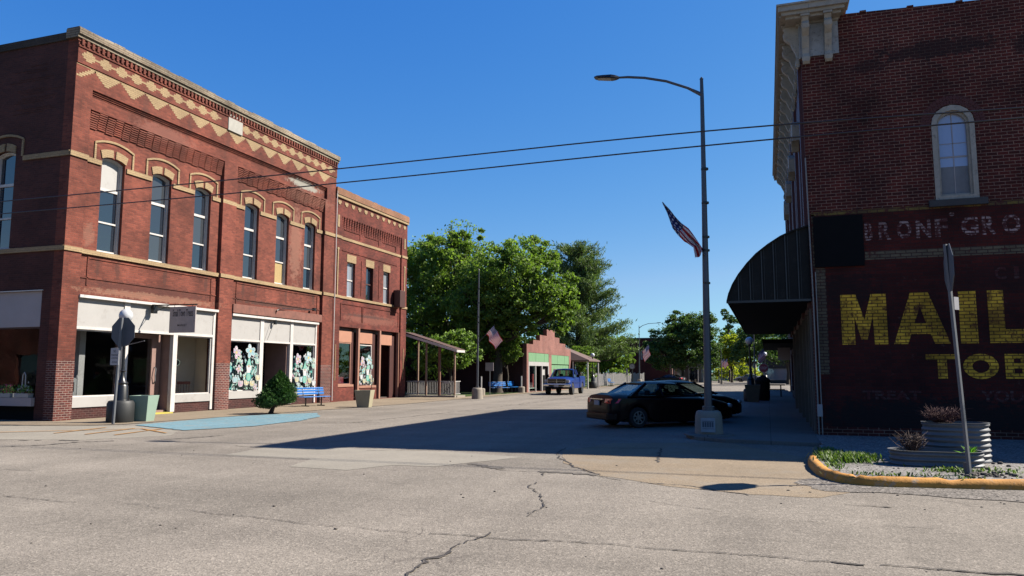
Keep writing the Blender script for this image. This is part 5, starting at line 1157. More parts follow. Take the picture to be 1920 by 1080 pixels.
for i, (x, y, l) in enumerate([(-2.2, 104, 'dark tree nearest the awning beyond the far crossing'), (2.5, 108, 'dark tree glimpsed under the awning at the end of the sidewalk')]):
    tree('street_tree', l, 'tree', (x, y, 0), [((x, y, 5), (2.3, 2.5, 2.6)), ((x + 1, y, 7), (2, 2, 1.8)), ((x - .9, y, 3.9), (1.5, 2, 1.3)), ((x + 2, y, 4.6), (2.2, 2, 2.3))], 13000, .16, LFD, 2.6, .22, clump=.28)
hed = [(x + random.uniform(-1, 1), 145 + random.uniform(-5, 5)) for x in range(-12, 14, 2)]
t = thing('hedge', 'low sunlit yellow green shrubs on the far lawn', 'hedge', (-2, 142, 0))
C_, D_, E_ = crown_leaves([((x, y, 1.4), (1.4, 1.3, 1.2 + .5 * random.random())) for x, y in hed], 14000, .16, .3); quads('foliage', C_, D_, E_, LFY, t); MB().tube([(-2, 142, 0), (-2, 142, 1)], .1).build('stem', M_bark, t)
# background woods closing the horizon
t = MB(); 
bl = []
for i in range(60): a = -100 + i * 4.2; bl.append(((a, 215 + random.uniform(-15, 15), 3.2 + random.uniform(0, 3.5)), (5, 4, 4.0 + random.uniform(0, 2))))
for i in range(16): bl.append(((-28 - i * 1.7, 84 - i * 1.2 + random.uniform(-3, 3), 3 + random.uniform(0, 2)), (3, 3, 3.2)))
for i in range(22): bl.append(((-32 - i * 2.4, 100 + random.uniform(-4, 4), 4 + random.uniform(0, 2.5)), (4, 3, 4.2)))
e = bpy.data.objects.new('tmp', None); C_, D_, E_ = crown_leaves(bl, 60000, .36, .35, lower=.9); o = quads('distant_woods', C_, D_, E_, LF2, e); o.parent = None; bpy.data.objects.remove(e); tag(o, kind='stuff')
# leaning evergreen bush on the left sidewalk
t = thing('evergreen_bush', 'dense dark evergreen shrub with a leaning trunk in front of the corner building', 'shrub', (-18.9, 25.7, 0))
C_, D_, E_ = [], [], []
n = 34000; d = rdir(n); 
hz = np.random.rand(n) ** .8                               # height fraction
rad = np.interp(hz, [0, .08, .22, .4, .6, .8, .93, 1], [.42, .74, .78, .66, .49, .31, .16, .03]); th_ = np.random.rand(n) * 2 * pi
lump = 1 + .14 * np.sin(th_ * 5 + hz * 9) + .13 * np.sin(th_ * 9 - hz * 27) + .09 * np.sin(th_ * 17 + hz * 43)
rr_ = rad * lump * np.random.uniform(.62, 1.06, n)
p = np.stack([-18.62 + .0 * hz + rr_ * np.cos(th_) * .92, 25.6 + rr_ * np.sin(th_) * .92, .30 + hz * 1.34 + .1 * np.cos(th_)], 1)
p[:, 0] += (hz - .5) * .12
o_ = np.stack([np.cos(th_), np.sin(th_), np.full(n, .9)], 1) + np.random.normal(size=(n, 3)) * .5; o_ /= np.linalg.norm(o_, axis=1)[:, None]
s_ = np.cross(o_, rdir(n)); quads('foliage', p, o_ * .045, s_ * .017, leafmat('juniper', (.03, .075, .018), (.075, .16, .03), .12), t)
MB().tube([(-18.98, 25.7, -.02), (-18.85, 25.66, .2), (-18.68, 25.6, .5), (-18.62, 25.6, 1.2)], [.11, .08, .09, .03], 8).tube([(-18.8, 25.65, .25), (-18.4, 25.6, .5)], [.04, .02], 6).build('trunk', M_bark, t, smooth=True)
mb = MB()
for k in range(60):
    a = random.uniform(0, 2 * pi); l = random.uniform(.3, .85); q = Vector((-18.62, 25.6, .5)); mb.tube([q, q + Vector((cos(a) * l, sin(a) * l, random.uniform(-.22, .05)))], [.012, .004], 3, cap=False)
mb.build('twigs', DRY, t, recalc=False)

# ------------------------------------------------------------------ green fronted shop and its neighbours
PG = Plane((-18.76, 0, 0), (0, 1, 0), (1, 0, 0))
g = thing('green_front_shop', 'small gabled brick shop with green boarded front panels and open door', 'building', (-18.76, 59, 0))
mb = MB(); mb.prism(PG, [(59, 0), (73.6, 0), (73.6, 3.9), (71.5, 3.9), (71.5, 4.4), (69.3, 4.4), (69.3, 4.9), (67.6, 4.9), (67.6, 5.5), (65, 5.5), (65, 4.9), (62.8, 4.9), (62.8, 4.4), (60.8, 4.4), (60.8, 4.0), (59, 4.0)], [rect(59.5, 65.6, .02, 3.3), rect(66.5, 72.9, .02, 3.25)], -.35, 0); mb.build('wall', M_shopbrick, g)
for y_, h_ in ((59, 4.0), (73.3, 3.9)): MB().box(-38, -19.12, y_, y_ + .3, 0, h_).build('side_wall', M_brickDarkRow, g)
MB().box(-38, -19.1, 59.3, 73.3, 3.6, 3.7).build('roof', M_flat, g)
mb = MB()
for a, b in ((59.5, 61.6), (61.65, 64.2), (64.25, 65.6), (66.5, 68.6), (68.65, 71.2), (71.25, 72.9)): mb.pbox(PG, a, b, 2.55 if a < 66 else 2.4, 3.28, -.15, -.02)
for k in range(6): mb.pbox(PG, 66.5 + k * 1.06, 67.53 + k * 1.06, .5, 2.32, -.18, -.05)
mb.build('green_panel', M_green, g)
mb = MB(); mb.pbox(PG, 59.5, 65.6, 2.2, 2.54, -.15, .0); mb.pbox(PG, 63.3, 63.5, .02, 2.2, -.1, .02); mb.pbox(PG, 65.35, 65.6, .02, 2.2, -.1, .02); mb.pbox(PG, 59.5, 59.7, .02, 2.2, -.1, .0); mb.pbox(PG, 61.5, 61.65, .02, 2.2, -.1, .0); mb.build('door_frame', M_white, g)
shopwin(PG, g, 59.7, 61.5, .3, 2.2, -.1, fm=M_mint); 
dd = MB().pbox(PG, 63.5, 65.3, .05, 2.2, -.3, -.2).build('open_door', M_blackmatt, g); MB().pbox(PG, 63.9, 64.9, 1.4, 1.9, -.19, -.185).build('door_notice', M_white, dd)
MB().pbox(PG, 62.2, 63.1, .35, 1.5, -.7, -.5).build('red_display', simple('display_red', (.4, .03, .02), .5), g)
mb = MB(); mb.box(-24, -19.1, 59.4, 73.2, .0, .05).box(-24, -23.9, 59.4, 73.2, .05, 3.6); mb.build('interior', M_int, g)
mb = MB(); 
for y in (67.3, 69.0, 71.6): mb.pbox(PG, y, y + .8, 1.2, 1.95, -.05, -.02)
mb.build('small_sign', M_wood, g)
ph = thing('shop_porch', 'brown hipped porch roof on posts beyond the green fronted shop', 'porch', (-18, 75, 0))
mb = MB(); mb.loft([[(-24, 73.7, 2.75), (-16.9, 73.7, 2.75), (-16.9, 79, 2.75), (-24, 79, 2.75)], [(-24, 73.7, 2.87), (-16.9, 73.7, 2.87), (-16.9, 79, 2.87), (-24, 79, 2.87)], [(-24, 75, 4.4), (-20.6, 75, 4.4), (-20.6, 78, 4.4), (-24, 78, 4.4)]]); mb.build('roof', simple('brown_shingle', (.20, .12, .10), .9, var=.25, nscale=4), ph)
for x, y in ((-17.1, 73.9), (-18.6, 73.9), (-17.1, 78.8)): MB().box(x - .06, x + .06, y - .06, y + .06, 0, 2.75).build('post', M_trim, ph)
MB().box(-24, -18.7, 75, 75.2, 0, 2.75).build('back_wall', M_brickDarkRow, ph)
# picket fence
pf = thing('picket_fence', 'long white picket fence along the left sidewalk', 'fence', (-18, 80, 0))
mb = MB(); y = 81.
while y < 117: mb.box(-18.22, -18.18, y, y + .11, .12, 1.5 + .06 * sin(y * 1.3)); y += .30
mb.build('picket', M_white, pf)
tag(mb and pf.children[0], None, None, None, 'stuff')
mb = MB()
for z in (.35, 1.2): mb.box(-18.28, -18.23, 81, 117, z, z + .09)
mb.build('rail', M_white, pf)
for y in range(81, 118, 4): MB().box(-18.32, -18.2, y - .07, y + .05, 0, 1.62).build('post', M_white, pf)

# far dark brick building
db = thing('far_brick_building', 'dark red flat roofed brick building at the far crossing', 'building', (-18, 121, 0)); PD = Plane((0, 121, 0), (1, 0, 0), (0, -1, 0))
MB().prism(PD, rect(-21.9, -14.7, 0, 7.0), [rect(-19.3, -18.3, 3.7, 5.2)], -.35, 0).box(-22, -21.7, 121.3, 140, 0, 7).box(-15.0, -14.7, 121.3, 140, 0, 7).build('wall', brick('far_brick', (.17, .04, .033), (.13, .03, .027), (.17, .06, .05), stain=.3), db)
MB().box(-22.05, -14.55, 120.9, 140, 7.0, 7.15).build('roof', M_flat, db)
w = MB().prism(PD, rect(-19.3, -18.3, 3.7, 5.2), [rect(-19.2, -18.4, 3.8, 5.1)], -.2, -.1).build('window', M_trim, db); MB().pbox(PD, -19.2, -18.4, 3.8, 5.1, -.16, -.15).build('pane', M_glassPale, w)
MB().box(-14.7, -14.3, 120.8, 121.3, 0, 5.6).build('pier', simple('pink_pier', (.4, .2, .17), .8), db)
for i, (x, y, w_, h, l, c) in enumerate([(-12.6, 124, 5, 3.8, 'grey far shop with a flat porch right of the dark brick building', (.16, .15, .15)), (-5.8, 160, 7, 3.6, 'small pale house far behind the yellow green tree', (.4, .38, .36)), (3.2, 118, 8, 5.5, 'dark far building seen under the awning', (.05, .04, .04))]):
    b = thing('far_building', l, 'building', (x, y, 0)); m = simple('far_wall_%s' % 'abc'[i], c, .8); P = Plane((0, y, 0), (1, 0, 0), (0, -1, 0))
    MB().prism(P, rect(x - w_ / 2, x + w_ / 2, 0, h), [rect(x - w_ / 2 + .6, x - .3, .5, 2.2), rect(x + .5, x + w_ / 2 - .5, .1, 2.3)], -.2, 0).box(x - w_ / 2, x + w_ / 2, y + 8, y + 8.2, 0, h).box(x - w_ / 2, x - w_ / 2 + .2, y + .2, y + 8, 0, h).box(x + w_ / 2 - .2, x + w_ / 2, y + .2, y + 8, 0, h).build('wall', m, b)
    MB().box(x - w_ / 2 - .3, x + w_ / 2 + .3, y - .4, y + 8.4, h, h + .2).build('roof', M_roof, b); MB().pbox(P, x - w_ / 2 + .6, x - .3, .5, 2.2, -.15, -.1).build('window', M_glassPale, b); MB().pbox(P, x + .5, x + w_ / 2 - .5, .1, 2.3, -.15, -.1).build('door', M_glassUp, b)
    if i == 0:
        MB().box(x - 2.3, x + 2.3, y - 1.6, y - .41, 2.5, 2.65).build('canopy', M_lilacboard, b)
        for q in (-2.1, 0, 2.1): MB().box(x + q - .05, x + q + .05, y - 1.55, y - 1.45, 0, 2.5).build('post', M_trim, b)

# ------------------------------------------------------------------ flags, street lights, signs
def flagmat():
    m, t, b = nmat('us_flag_cloth'); uv = N(t, 'ShaderNodeUVMap').outputs[0]; s = N(t, 'ShaderNodeSeparateXYZ'); L(t, uv, s.inputs[0]); u, v = s.outputs[0], s.outputs[1]
    st = mathn(t, 'MODULO', mathn(t, 'FLOOR', mathn(t, 'MULTIPLY', v, 13.)), 2.)
    col = mixc(t, st, (.34, .012, .02), (.55, .52, .53)); col = mixc(t, 1., col, (1, 1, 1), 'MULTIPLY')
    can = mathn(t, 'MULTIPLY', mathn(t, 'LESS_THAN', u, .4), mathn(t, 'GREATER_THAN', v, 6 / 13))
    fu = mathn(t, 'SUBTRACT', mathn(t, 'FRACT', mathn(t, 'MULTIPLY', u, 15.)), .5); fv = mathn(t, 'SUBTRACT', mathn(t, 'FRACT', mathn(t, 'MULTIPLY', v, 11.)), .5)
    star = mathn(t, 'LESS_THAN', mathn(t, 'ADD', mathn(t, 'MULTIPLY', fu, fu), mathn(t, 'MULTIPLY', fv, fv)), .07)
    cc = mixc(t, star, (.012, .02, .10), (.4, .4, .45)); L(t, mixc(t, can, col, cc), b.inputs['Base Color']); b.inputs['Roughness'].default_value = .85
    tr = N(t, 'ShaderNodeBsdfTranslucent'); L(t, mixc(t, can, col, cc), tr.inputs[0]); ms = N(t, 'ShaderNodeMixShader'); ms.inputs[0].default_value = .15; L(t, b.outputs[0], ms.inputs[1]); L(t, tr.outputs[0], ms.inputs[2]); L(t, ms.outputs[0], t.nodes['Material Output'].inputs[0]); return m
M_flag = flagmat()
def flag(fn, label, parent_loc, staff, nu=24, nv=14, v0=0.):
    """fn(u,v)->point; v=1 the upper (union) edge"""
    t = thing('american_flag', label, 'flag', parent_loc, 0, 'flags on the street lights')
    me = bpy.data.meshes.new('cloth'); vs = [tuple(Vector(fn(i / nu, j / nv)) - Vector(parent_loc)) for j in range(nv + 1) for i in range(nu + 1)]
    fs = [(j * (nu + 1) + i, j * (nu + 1) + i + 1, (j + 1) * (nu + 1) + i + 1, (j + 1) * (nu + 1) + i) for j in range(nv) for i in range(nu)]
    me.from_pydata(vs, [], fs); uvl = me.uv_layers.new(name='UVMap')
    for p_ in me.polygons:
        for li in p_.loop_indices: vi = me.loops[li].vertex_index; uvl.data[li].uv = ((vi % (nu + 1)) / nu, v0 + (1 - v0) * (vi // (nu + 1)) / nv)
    me.polygons.foreach_set('use_smooth', [True] * len(me.polygons)); me.materials.append(M_flag); me.update()
    o = bpy.data.objects.new('cloth', me); COL.objects.link(o); o.parent = t
    MB().tube(staff, [.018, .012], 6).build('staff', M_polegrey, t); return t
def f1(u, v):      # hangs furled along the staff
    up = [(-2.45, 6.07), (-2.15, 5.70), (-1.80, 5.35), (-1.50, 4.90), (-1.43, 4.78)]
    lo = [(-2.44, 6.03), (-2.24, 5.40), (-1.95, 5.00), (-1.72, 4.86), (-1.66, 4.52)]
    def L_(p_, s): s *= 4; i = min(int(s), 3); f = s - i; return (p_[i][0] * (1 - f) + p_[i + 1][0] * f, p_[i][1] * (1 - f) + p_[i + 1][1] * f)
    a, b = L_(up, u), L_(lo, u); x = b[0] + (a[0] - b[0]) * v; z = b[1] + (a[1] - b[1]) * v
    return (x + .02 * sin(v * 9 + u * 3), 19.55 + .10 * sin(v * 11 + u * 4) * (.3 + u) + .03 * sin(u * 23), z + .02 * sin(u * 14 + v * 6))
flag(f1, 'american flag hanging furled from the near lamp pole', (-1.45, 19.55, 4.7), [(-1.42, 19.6, 4.64), (-2.47, 19.56, 6.10)], v0=.47)
def f2(u, v):
    h0, h1 = Vector((-16.64, 43.9, 4.01)), Vector((-16.11, 43.9, 4.53)); f = Vector((.58, .0, -.90))
    return h0.lerp(h1, v) + f * u * 1.05 + Vector((.04 * sin(u * 9 + v * 2), .10 * sin(u * 10 - v * 2), .03 * sin(u * 12 + v * 3)))
flag(f2, 'american flag waving on the pole by the wooden porch', (-17.1, 43.9, 3.5), [(-17.15, 43.9, 3.5), (-16.05, 43.9, 4.58)])
def small_flag(x, y, z, s, label, dx=1):
    def f(u, v): p0 = Vector((x + dx * .25 * s, y, z)).lerp(Vector((x + dx * .8 * s, y, z + .6 * s)), v); return p0 + Vector((dx * .15, 0, -.9)) * u * s + Vector((.04 * sin(u * 9), .1 * sin(u * 8), 0))
    return flag(f, label, (x, y, z), [(x, y, z - .25 * s), (x + dx * .85 * s, y, z + .65 * s)], 10, 13)

def cobra_light(x, y, H_, arm, label, scale=1., rb=.10):
    """tapered pole on a concrete footing, curved arm and flat led head; arm: list of (dx, z)"""
    t = thing('street_light', label, 'street lamp', (x, y, 0), 0, 'cobra arm street lights')
    MB().lathe((x, y, 0), [(.36, 0), (.35, .05), (.33, .55), (.30, .66), (.26, .69)], 20).build('footing', M_conc, t, smooth=True)
    MB().tube([(x, y, .65), (x + .02, y, 3), (x + .05, y, 6), (x + .07, y, H_ - .5), (x + .07, y, H_)], [rb, rb * .88, rb * .68, rb * .5, rb * .42], 12).tube([(x, y, .66), (x, y, .8)], rb * 1.5, 12).build('pole', M_polegrey, t, smooth=True)
    mb = MB()
    for z in (3.9, 4.75, 5.1, 6.0, 6.9): mb.tube([(x + .012 * z, y, z), (x + .012 * z, y, z + .05)], rb * .95, 12)
    mb.tube([(x + .07, y, H_), (x + .07, y, H_ + .06)], [rb * .55, .01], 8); mb.build('band', M_black, t)
    if not arm: return t
    p_ = [(x + .07 + dx, y, z) for dx, z in arm]; MB().tube(p_, [.055] + [.036] * (len(p_) - 2) + [.03], 8).build('arm', M_polegrey, t, smooth=True)
    hx, hz = p_[-1][0], p_[-1][2]; s = -1 if arm[-1][0] < 0 else 1
    rings = []
    for k, (dx, w_, h) in enumerate(((0, .05, .05), (.1, .11, .09), (.2, .15, .10), (.4, .17, .07), (.6, .15, .05), (.68, .08, .03))): rings.append([(hx + s * dx, y + a * w_, hz + .11 * dx + b * h) for a, b in ((-1, -.35), (-.8, -.5), (.8, -.5), (1, -.35), (.8, .5), (-.8, .5))])
    MB().loft(rings).build('lamp_head', M_black, t, smooth=False)
    MB().add([(hx + s * .22, y - .11, hz - .045 + .02), (hx + s * .22, y + .11, hz - .025), (hx + s * .58, y + .1, hz + .025), (hx + s * .58, y - .1, hz + .025)], [(0, 1, 2, 3)]).build('led_panel', simple('led_lens', (.5, .47, .4), .3), t, recalc=False)
    return t
armA = [(0, 8.94), (-.36, 9.17), (-.92, 9.43), (-1.5, 9.6), (-1.95, 9.68), (-2.2, 9.70)]
sA = cobra_light(-1.46, 19.7, 9.37, armA, 'tall grey curved arm street light on a concrete base at the right corner')
PQ = Plane((0, 19.34, 0), (1, 0, 0), (0, -1, 0))
MB().pbox(PQ, -1.62, -1.28, .18, .52, -.03, .03).build('notice_plate', simple('pale_blue_plate', (.42, .46, .52), .5, bmp=0), sA)
mb = MB()
for k in range(5): mb.pbox(PQ, -1.585 + k * .056, -1.585 + k * .056 + .044, .30, .43, .03, .034)
mb.pbox(PQ, -1.585, -1.31, .44, .455, .03, .034); mb.pbox(PQ, -1.585, -1.31, .26, .27, .03, .034); mb.build('plate_marks', simple('slate_ink', (.10, .13, .18), .6), sA)
MB().lathe((-1.46, 19.7, .08), [(.62, 0), (.62, .02), (.58, .04)], 8).build('base_pad', M_walkR, sA)
cobra_light(-17.2, 43.9, 8.1, [], 'slim grey metal pole on a concrete footing standing between the porch and the road sign', rb=.075)
sB = cobra_light(-16.95, 105, 8.1, [(0, 7.8), (.5, 8.15), (1.3, 8.4), (2.4, 8.45)], 'far street light with arm reaching right before the dark brick building', rb=.09)
small_flag(-16.9, 105, 4.5, 1.6, 'small american flag on the far street light by the dark brick building')
for i, (x, y, l, fl) in enumerate([(-13.6, 117, 'distant pole with a reddish flag before the dark tree', 4.6), (-11.6, 119, 'distant pole with an orange flag in front of the dark tree', 3.4), (-7.2, 121, 'distant pole with a flag left of the near lamp pole', 3.2), (-6.2, 110, 'distant pole with a drooping flag under the yellow green tree', 3.0), (-.9, 58, 'slim pole carrying a flag under the awning end', 2.9)]):
    t = thing('flag_pole', l, 'pole', (x, y, 0), 0, 'slim poles along the far street'); MB().tube([(x, y, 0), (x, y, fl + 2)], [.06, .04], 6).build('shaft', M_polegrey, t); MB().lathe((x, y, 0), [(.2, 0), (.18, .5)], 10).build('footing', M_conc, t)
    small_flag(x, y, fl, 1.0 if i < 4 else .8, l.replace('pole', 'banner', 1).replace('distant', 'small').replace('slim', 'narrow') + ', the cloth itself', 1)
# small road sign, left
t = thing('road_sign', 'small white rectangular sign on a post beside the shaded bench', 'sign', (-19.2, 51.5, 0)); MB().tube([(-19.2, 51.5, 0), (-19.2, 51.5, 2.3)], .03, 6).build('post', M_steel, t)
MB().box(-19.52, -18.9, 51.42, 51.46, 1.75, 2.35).build('plate', simple('pinkish_sign_face', (.50, .42, .42), .5), t)
for i, (x, y) in enumerate([(-19.6, 50.8), (-18.9, 58.0)]):
    t = thing('concrete_bollard', ['short concrete bollard beside the small road sign', 'short concrete bollard with a stake by the green shop corner'][i], 'bollard', (x, y, 0), 0, 'concrete bollards'); MB().lathe((x, y, 0), [(.28, 0), (.28, .45), (.22, .5)], 14).build('base', M_conc, t, smooth=True); MB().tube([(x, y, .5), (x, y, 1.35)], .06, 8).build('stake', M_trim, t)
# clock on a post
t = thing('street_clock', 'round white faced street clock before the far dark brick building', 'clock', (-15.4, 90, 0)); MB().tube([(-15.4, 90.1, 0), (-15.4, 90.1, 2.0)], .07, 8).build('post', M_black, t)
PC = Plane((-15.4, 90, 0), (1, 0, 0), (0, -1, 0)); MB().prism(PC, ellipse(0, 2.35, .34, .34, n=24), (), -.1, .1).build('case', M_black, t); MB().prism(PC, ellipse(0, 2.35, .29, .29, n=24), (), .1, .11).build('face', M_white, t)
MB().pbox(PC, -.015, .015, 2.35, 2.57, .11, .12).pbox(PC, 0, .14, 2.335, 2.365, .11, .12).build('hands', M_signink, t)
t = thing('road_sign', 'narrow white sign post just left of the street clock', 'sign', (-16, 90, 0)); MB().tube([(-16, 90, 0), (-16, 90, 1.7)], .04).build('post', M_steel, t); MB().box(-16.12, -15.9, 89.9, 89.94, 1.3, 2.1).build('plate', M_white, t)
# far STOP
t = thing('stop_sign', 'red stop sign facing the camera at the far end of the right sidewalk', 'sign', (-.36, 70, 0)); MB().tube([(-.36, 70.03, 0), (-.36, 70.03, 2.3)], .03, 6).build('post', M_steel, t)
PT = Plane((-.36, 70, 2.02), (1, 0, 0), (0, -1, 0)); MB().prism(PT, octagon(.42), (), 0, .01).build('sign_rim', M_white, t); MB().prism(PT, octagon(.385), (), .01, .014).build('sign_face', M_signred, t); mb = MB(); textmesh(mb, PT, 'STOP', -.27, .27, -.12, .12, 0, .018, .02); mb.build('lettering', M_white, t, recalc=False)
# hanging shop sign
t = thing('hanging_shop_sign', 'weathered grey board hanging from a black bracket over the corner shopfront', 'sign', (-22.8, 23.3, 4.3))
MB().tube([(-22.85, 23.3, 4.27), (-20.72, 23.3, 4.25)], .028, 6).box(-22.86, -22.72, 23.2, 23.4, 3.95, 4.3).tube([(-22.75, 23.3, 4.0), (-22.1, 23.3, 4.24)], .012, 5).build('bracket', M_black, t)
PH = Plane((0, 23.3, 0), (1, 0, 0), (0, -1, 0)); MB().pbox(PH, -22.0, -20.76, 3.17, 4.18, -.02, .02).build('board', M_lilacboard, t)
mb = MB(); textmesh(mb, PH, 'Small Town Treats', -21.85, -20.88, 3.80, 4.08, 0, .024, .015); textmesh(mb, PH, 'MARKET', -21.6, -21.15, 3.42, 3.50, 0, .024, .01); mb.build('lettering', M_inkgrey, t, recalc=False)
MB().tube([(-21.8, 23.3, 4.18), (-21.8, 23.3, 4.26)], .01, 4).tube([(-20.95, 23.3, 4.18), (-20.95, 23.3, 4.26)], .01, 4).build('hanger', M_black, t)

# overhead wires
for i, pts_ in enumerate(([(-60, 7.1), (-21.74, 6.76), (-15, 6.73), (-10.12, 6.73), (-5, 6.76), (-1.22, 6.79), (.5, 6.75), (3.23, 6.66), (4.74, 6.58), (14, 6.4), (60, 7)], [(-60, 6.7), (-21.7, 6.38), (-15, 6.35), (-10.11, 6.36), (-5, 6.41), (-1.23, 6.46), (.49, 6.45), (3.22, 6.43), (4.73, 6.40), (14, 6.3), (60, 6.8)])):
    sm = []
    for a in np.linspace(-60, 60, 160): sm.append((a, 16, float(np.interp(a, [q[0] for q in pts_], [q[1] for q in pts_]))))
    zs = [q[2] for q in sm]; zs = [sum(zs[max(0, k - 4):k + 5]) / len(zs[max(0, k - 4):k + 5]) for k in range(len(zs))]
    tag(MB().tube([(a, b, z) for (a, b, _), z in zip(sm, zs)], .016, 6).build('overhead_wire', M_black), ['upper overhead black wire crossing the whole street', 'lower overhead black wire crossing the whole street'][i], 'wire', 'overhead wires')

# ------------------------------------------------------------------ vehicles (front towards +Y in their own frame)
def paint(name, c, metal=.0): return simple(name, c, .35, metal, var=.03, bmp=0, coat=.08, spec=.12)
M_tyre = simple('tyre_rubber', (.015, .015, .016), .85); M_rim = simple('alloy_rim', (.14, .14, .15), .4, .7, bmp=0); M_chrome = simple('chrome', (.6, .6, .6), .12, 1, bmp=0, var=.02)
M_tail = simple('tail_lamp', (1.6, .03, .03), .2, bmp=0, coat=1); M_head = simple('head_lamp', (.55, .56, .58), .15, bmp=0, coat=1); M_seat = simple('car_seat', (.02, .02, .02), .8)
def wheel(par, x, y, r, w, side):
    t = MB(); c = [(r * .62, -w / 2), (r * .93, -w / 2), (r, -w * .36), (r, w * .36), (r * .93, w / 2), (r * .62, w / 2)]
    rings = [[(x + b, y + a * cos(q), r + a * sin(q)) for a, b in c] for q in [2 * pi * k / 28 for k in range(28)]]; rings.append(rings[0])
    t.loft(rings, cap=False); wo = t.build('wheel', M_tyre, par, local=True, smooth=True)
    m = MB(); P = Plane((x + side * w * .38, y, r), (0, 1, 0), (side, 0, 0))
    m.prism(P, ellipse(0, 0, r * .64, r * .64, n=24), [ellipse(0, 0, r * .54, r * .54, n=24)], -.03, .03)
    for k in range(7):
        a = 2 * pi * k / 7; m.prism(P, [(r * .1 * cos(a - 1), r * .1 * sin(a - 1)), (r * .58 * cos(a - .14), r * .58 * sin(a - .14)), (r * .58 * cos(a + .14), r * .58 * sin(a + .14)), (r * .1 * cos(a + 1), r * .1 * sin(a + 1))], (), -.01, .02)
    m.prism(P, ellipse(0, 0, r * .14, r * .14), (), -.01, .03); m.build('rim', M_rim, wo, local=True)
    return wo
def body_loft(st, wheels, rw, name, m, par):
    """st: y -> (halfwidth, z_bottom, z_shoulder, z_top, corner inset)"""
    ys = sorted(set([q[0] for q in st] + [w + rw * 1.18 * cos(a) for w in wheels for a in [pi * k / 10 for k in range(11)]])); K = list(zip(*st)); rings = []
    for y in ys:
        hw, zb, zs, zt = (float(np.interp(y, K[0], K[i])) for i in (1, 2, 3, 4)); za = zb
        for w in wheels:
            if abs(y - w) < rw * 1.18: za = max(za, rw + sqrt(max(0, (rw * 1.18) ** 2 - (y - w) ** 2)))
        zm = max((za + zs) / 2, za + .02); za = min(za, zs - .1)
        half = [(hw * .5, za), (hw * .93, za), (hw * .985, za + .03), (hw, zm), (hw * .985, zs - .04), (hw * .93, zs), (hw * .80, zs + (zt - zs) * .6), (hw * .5, zt), ]
        rings.append([(a, y, z) for a, z in half] + [(-a, y, z) for a, z in half[::-1]])
    return MB().loft(rings).build(name, m, par, local=True, smooth=True)
def strip(mb, a, b, w): mb.tube([a, b], w, 4)
def greenhouse(par, m, pts, hwB, hwR, belt, roofz, gm=M_carglass, quarter=True):
    """pts: y of rear glass base, roof rear, roof front, windscreen base"""
    yb, yr, yf, yw = pts; zb = belt
    def P_(y, z, s, hw): return Vector((s * hw, y, z))
    mb = MB(); rings = []
    for y, hw, z in ((yr - .06, hwR * .96, roofz - .03), (yr + .12, hwR, roofz), ((yr + yf) / 2, hwR * 1.02, roofz + .02), (yf - .1, hwR, roofz), (yf + .04, hwR * .96, roofz - .03)):
        rings.append([(hw, y, z - .05), (hw * .8, y, z + .0), (0, y, z + .025), (-hw * .8, y, z), (-hw, y, z - .05), (-hw * .6, y, z - .06), (hw * .6, y, z - .06)])
    mb.loft(rings); ymid = (yb * .35 + yw * .65) - .55
    for s in (-1, 1):
        for (y0, y1, w_) in ((yb + .10, yr, .06), (yw - .05, yf, .038), (ymid, ymid - .03, .035)): mb.tube([P_(y0, zb - .03, s, hwB * .97), P_(y1, roofz - .04, s, hwR * .99)], w_, 6)
        mb.tube([P_(yb, zb - .01, s, hwB * .98), P_(yw, zb - .01, s, hwB * .98)], .03, 6)
    mb.build('roof', m, par, local=True, smooth=True)
    for s in (-1, 1):
        a = [P_(yb + .2, zb, s, hwB * .97), P_(ymid, zb, s, hwB * .98), P_(ymid - .03, roofz - .05, s, hwR), P_(yr + .12, roofz - .05, s, hwR)]; b = [P_(ymid, zb, s, hwB * .98), P_(yw - .15, zb, s, hwB * .97), P_(yf - .05, roofz - .05, s, hwR), P_(ymid - .03, roofz - .05, s, hwR)]
        for q in (a, b): MB().add(q, [(0, 1, 2, 3)]).build('side_window', gm, par, local=True, recalc=False)
    for y0, y1, n in ((yb, yr, 'rear_window'), (yw, yf, 'windscreen')): MB().add([P_(y0, zb, -1, hwB * .9), P_(y0, zb, 1, hwB * .9), P_(y1, roofz - .03, 1, hwR * .93), P_(y1, roofz - .03, -1, hwR * .93)], [(0, 1, 2, 3)]).build(n, gm, par, local=True, recalc=False)
def seats(par, ys, z=.55, top=1.12):
    for y in ys:
        for x in (-.36, .36):
            MB().box(x - .24, x + .24, y - .5, y, z - .1, z + .06).loft([[(x - .22, y - .5, z), (x + .22, y - .5, z), (x + .22, y - .4, z), (x - .22, y - .4, z)], [(x - .2, y - .68, top - .15), (x + .2, y - .68, top - .15), (x + .2, y - .58, top - .15), (x - .2, y - .58, top - .15)]]).box(x - .12, x + .12, y - .70, y - .62, top - .13, top + .04).build('seat', M_seat, par, local=True, bevel=.02)
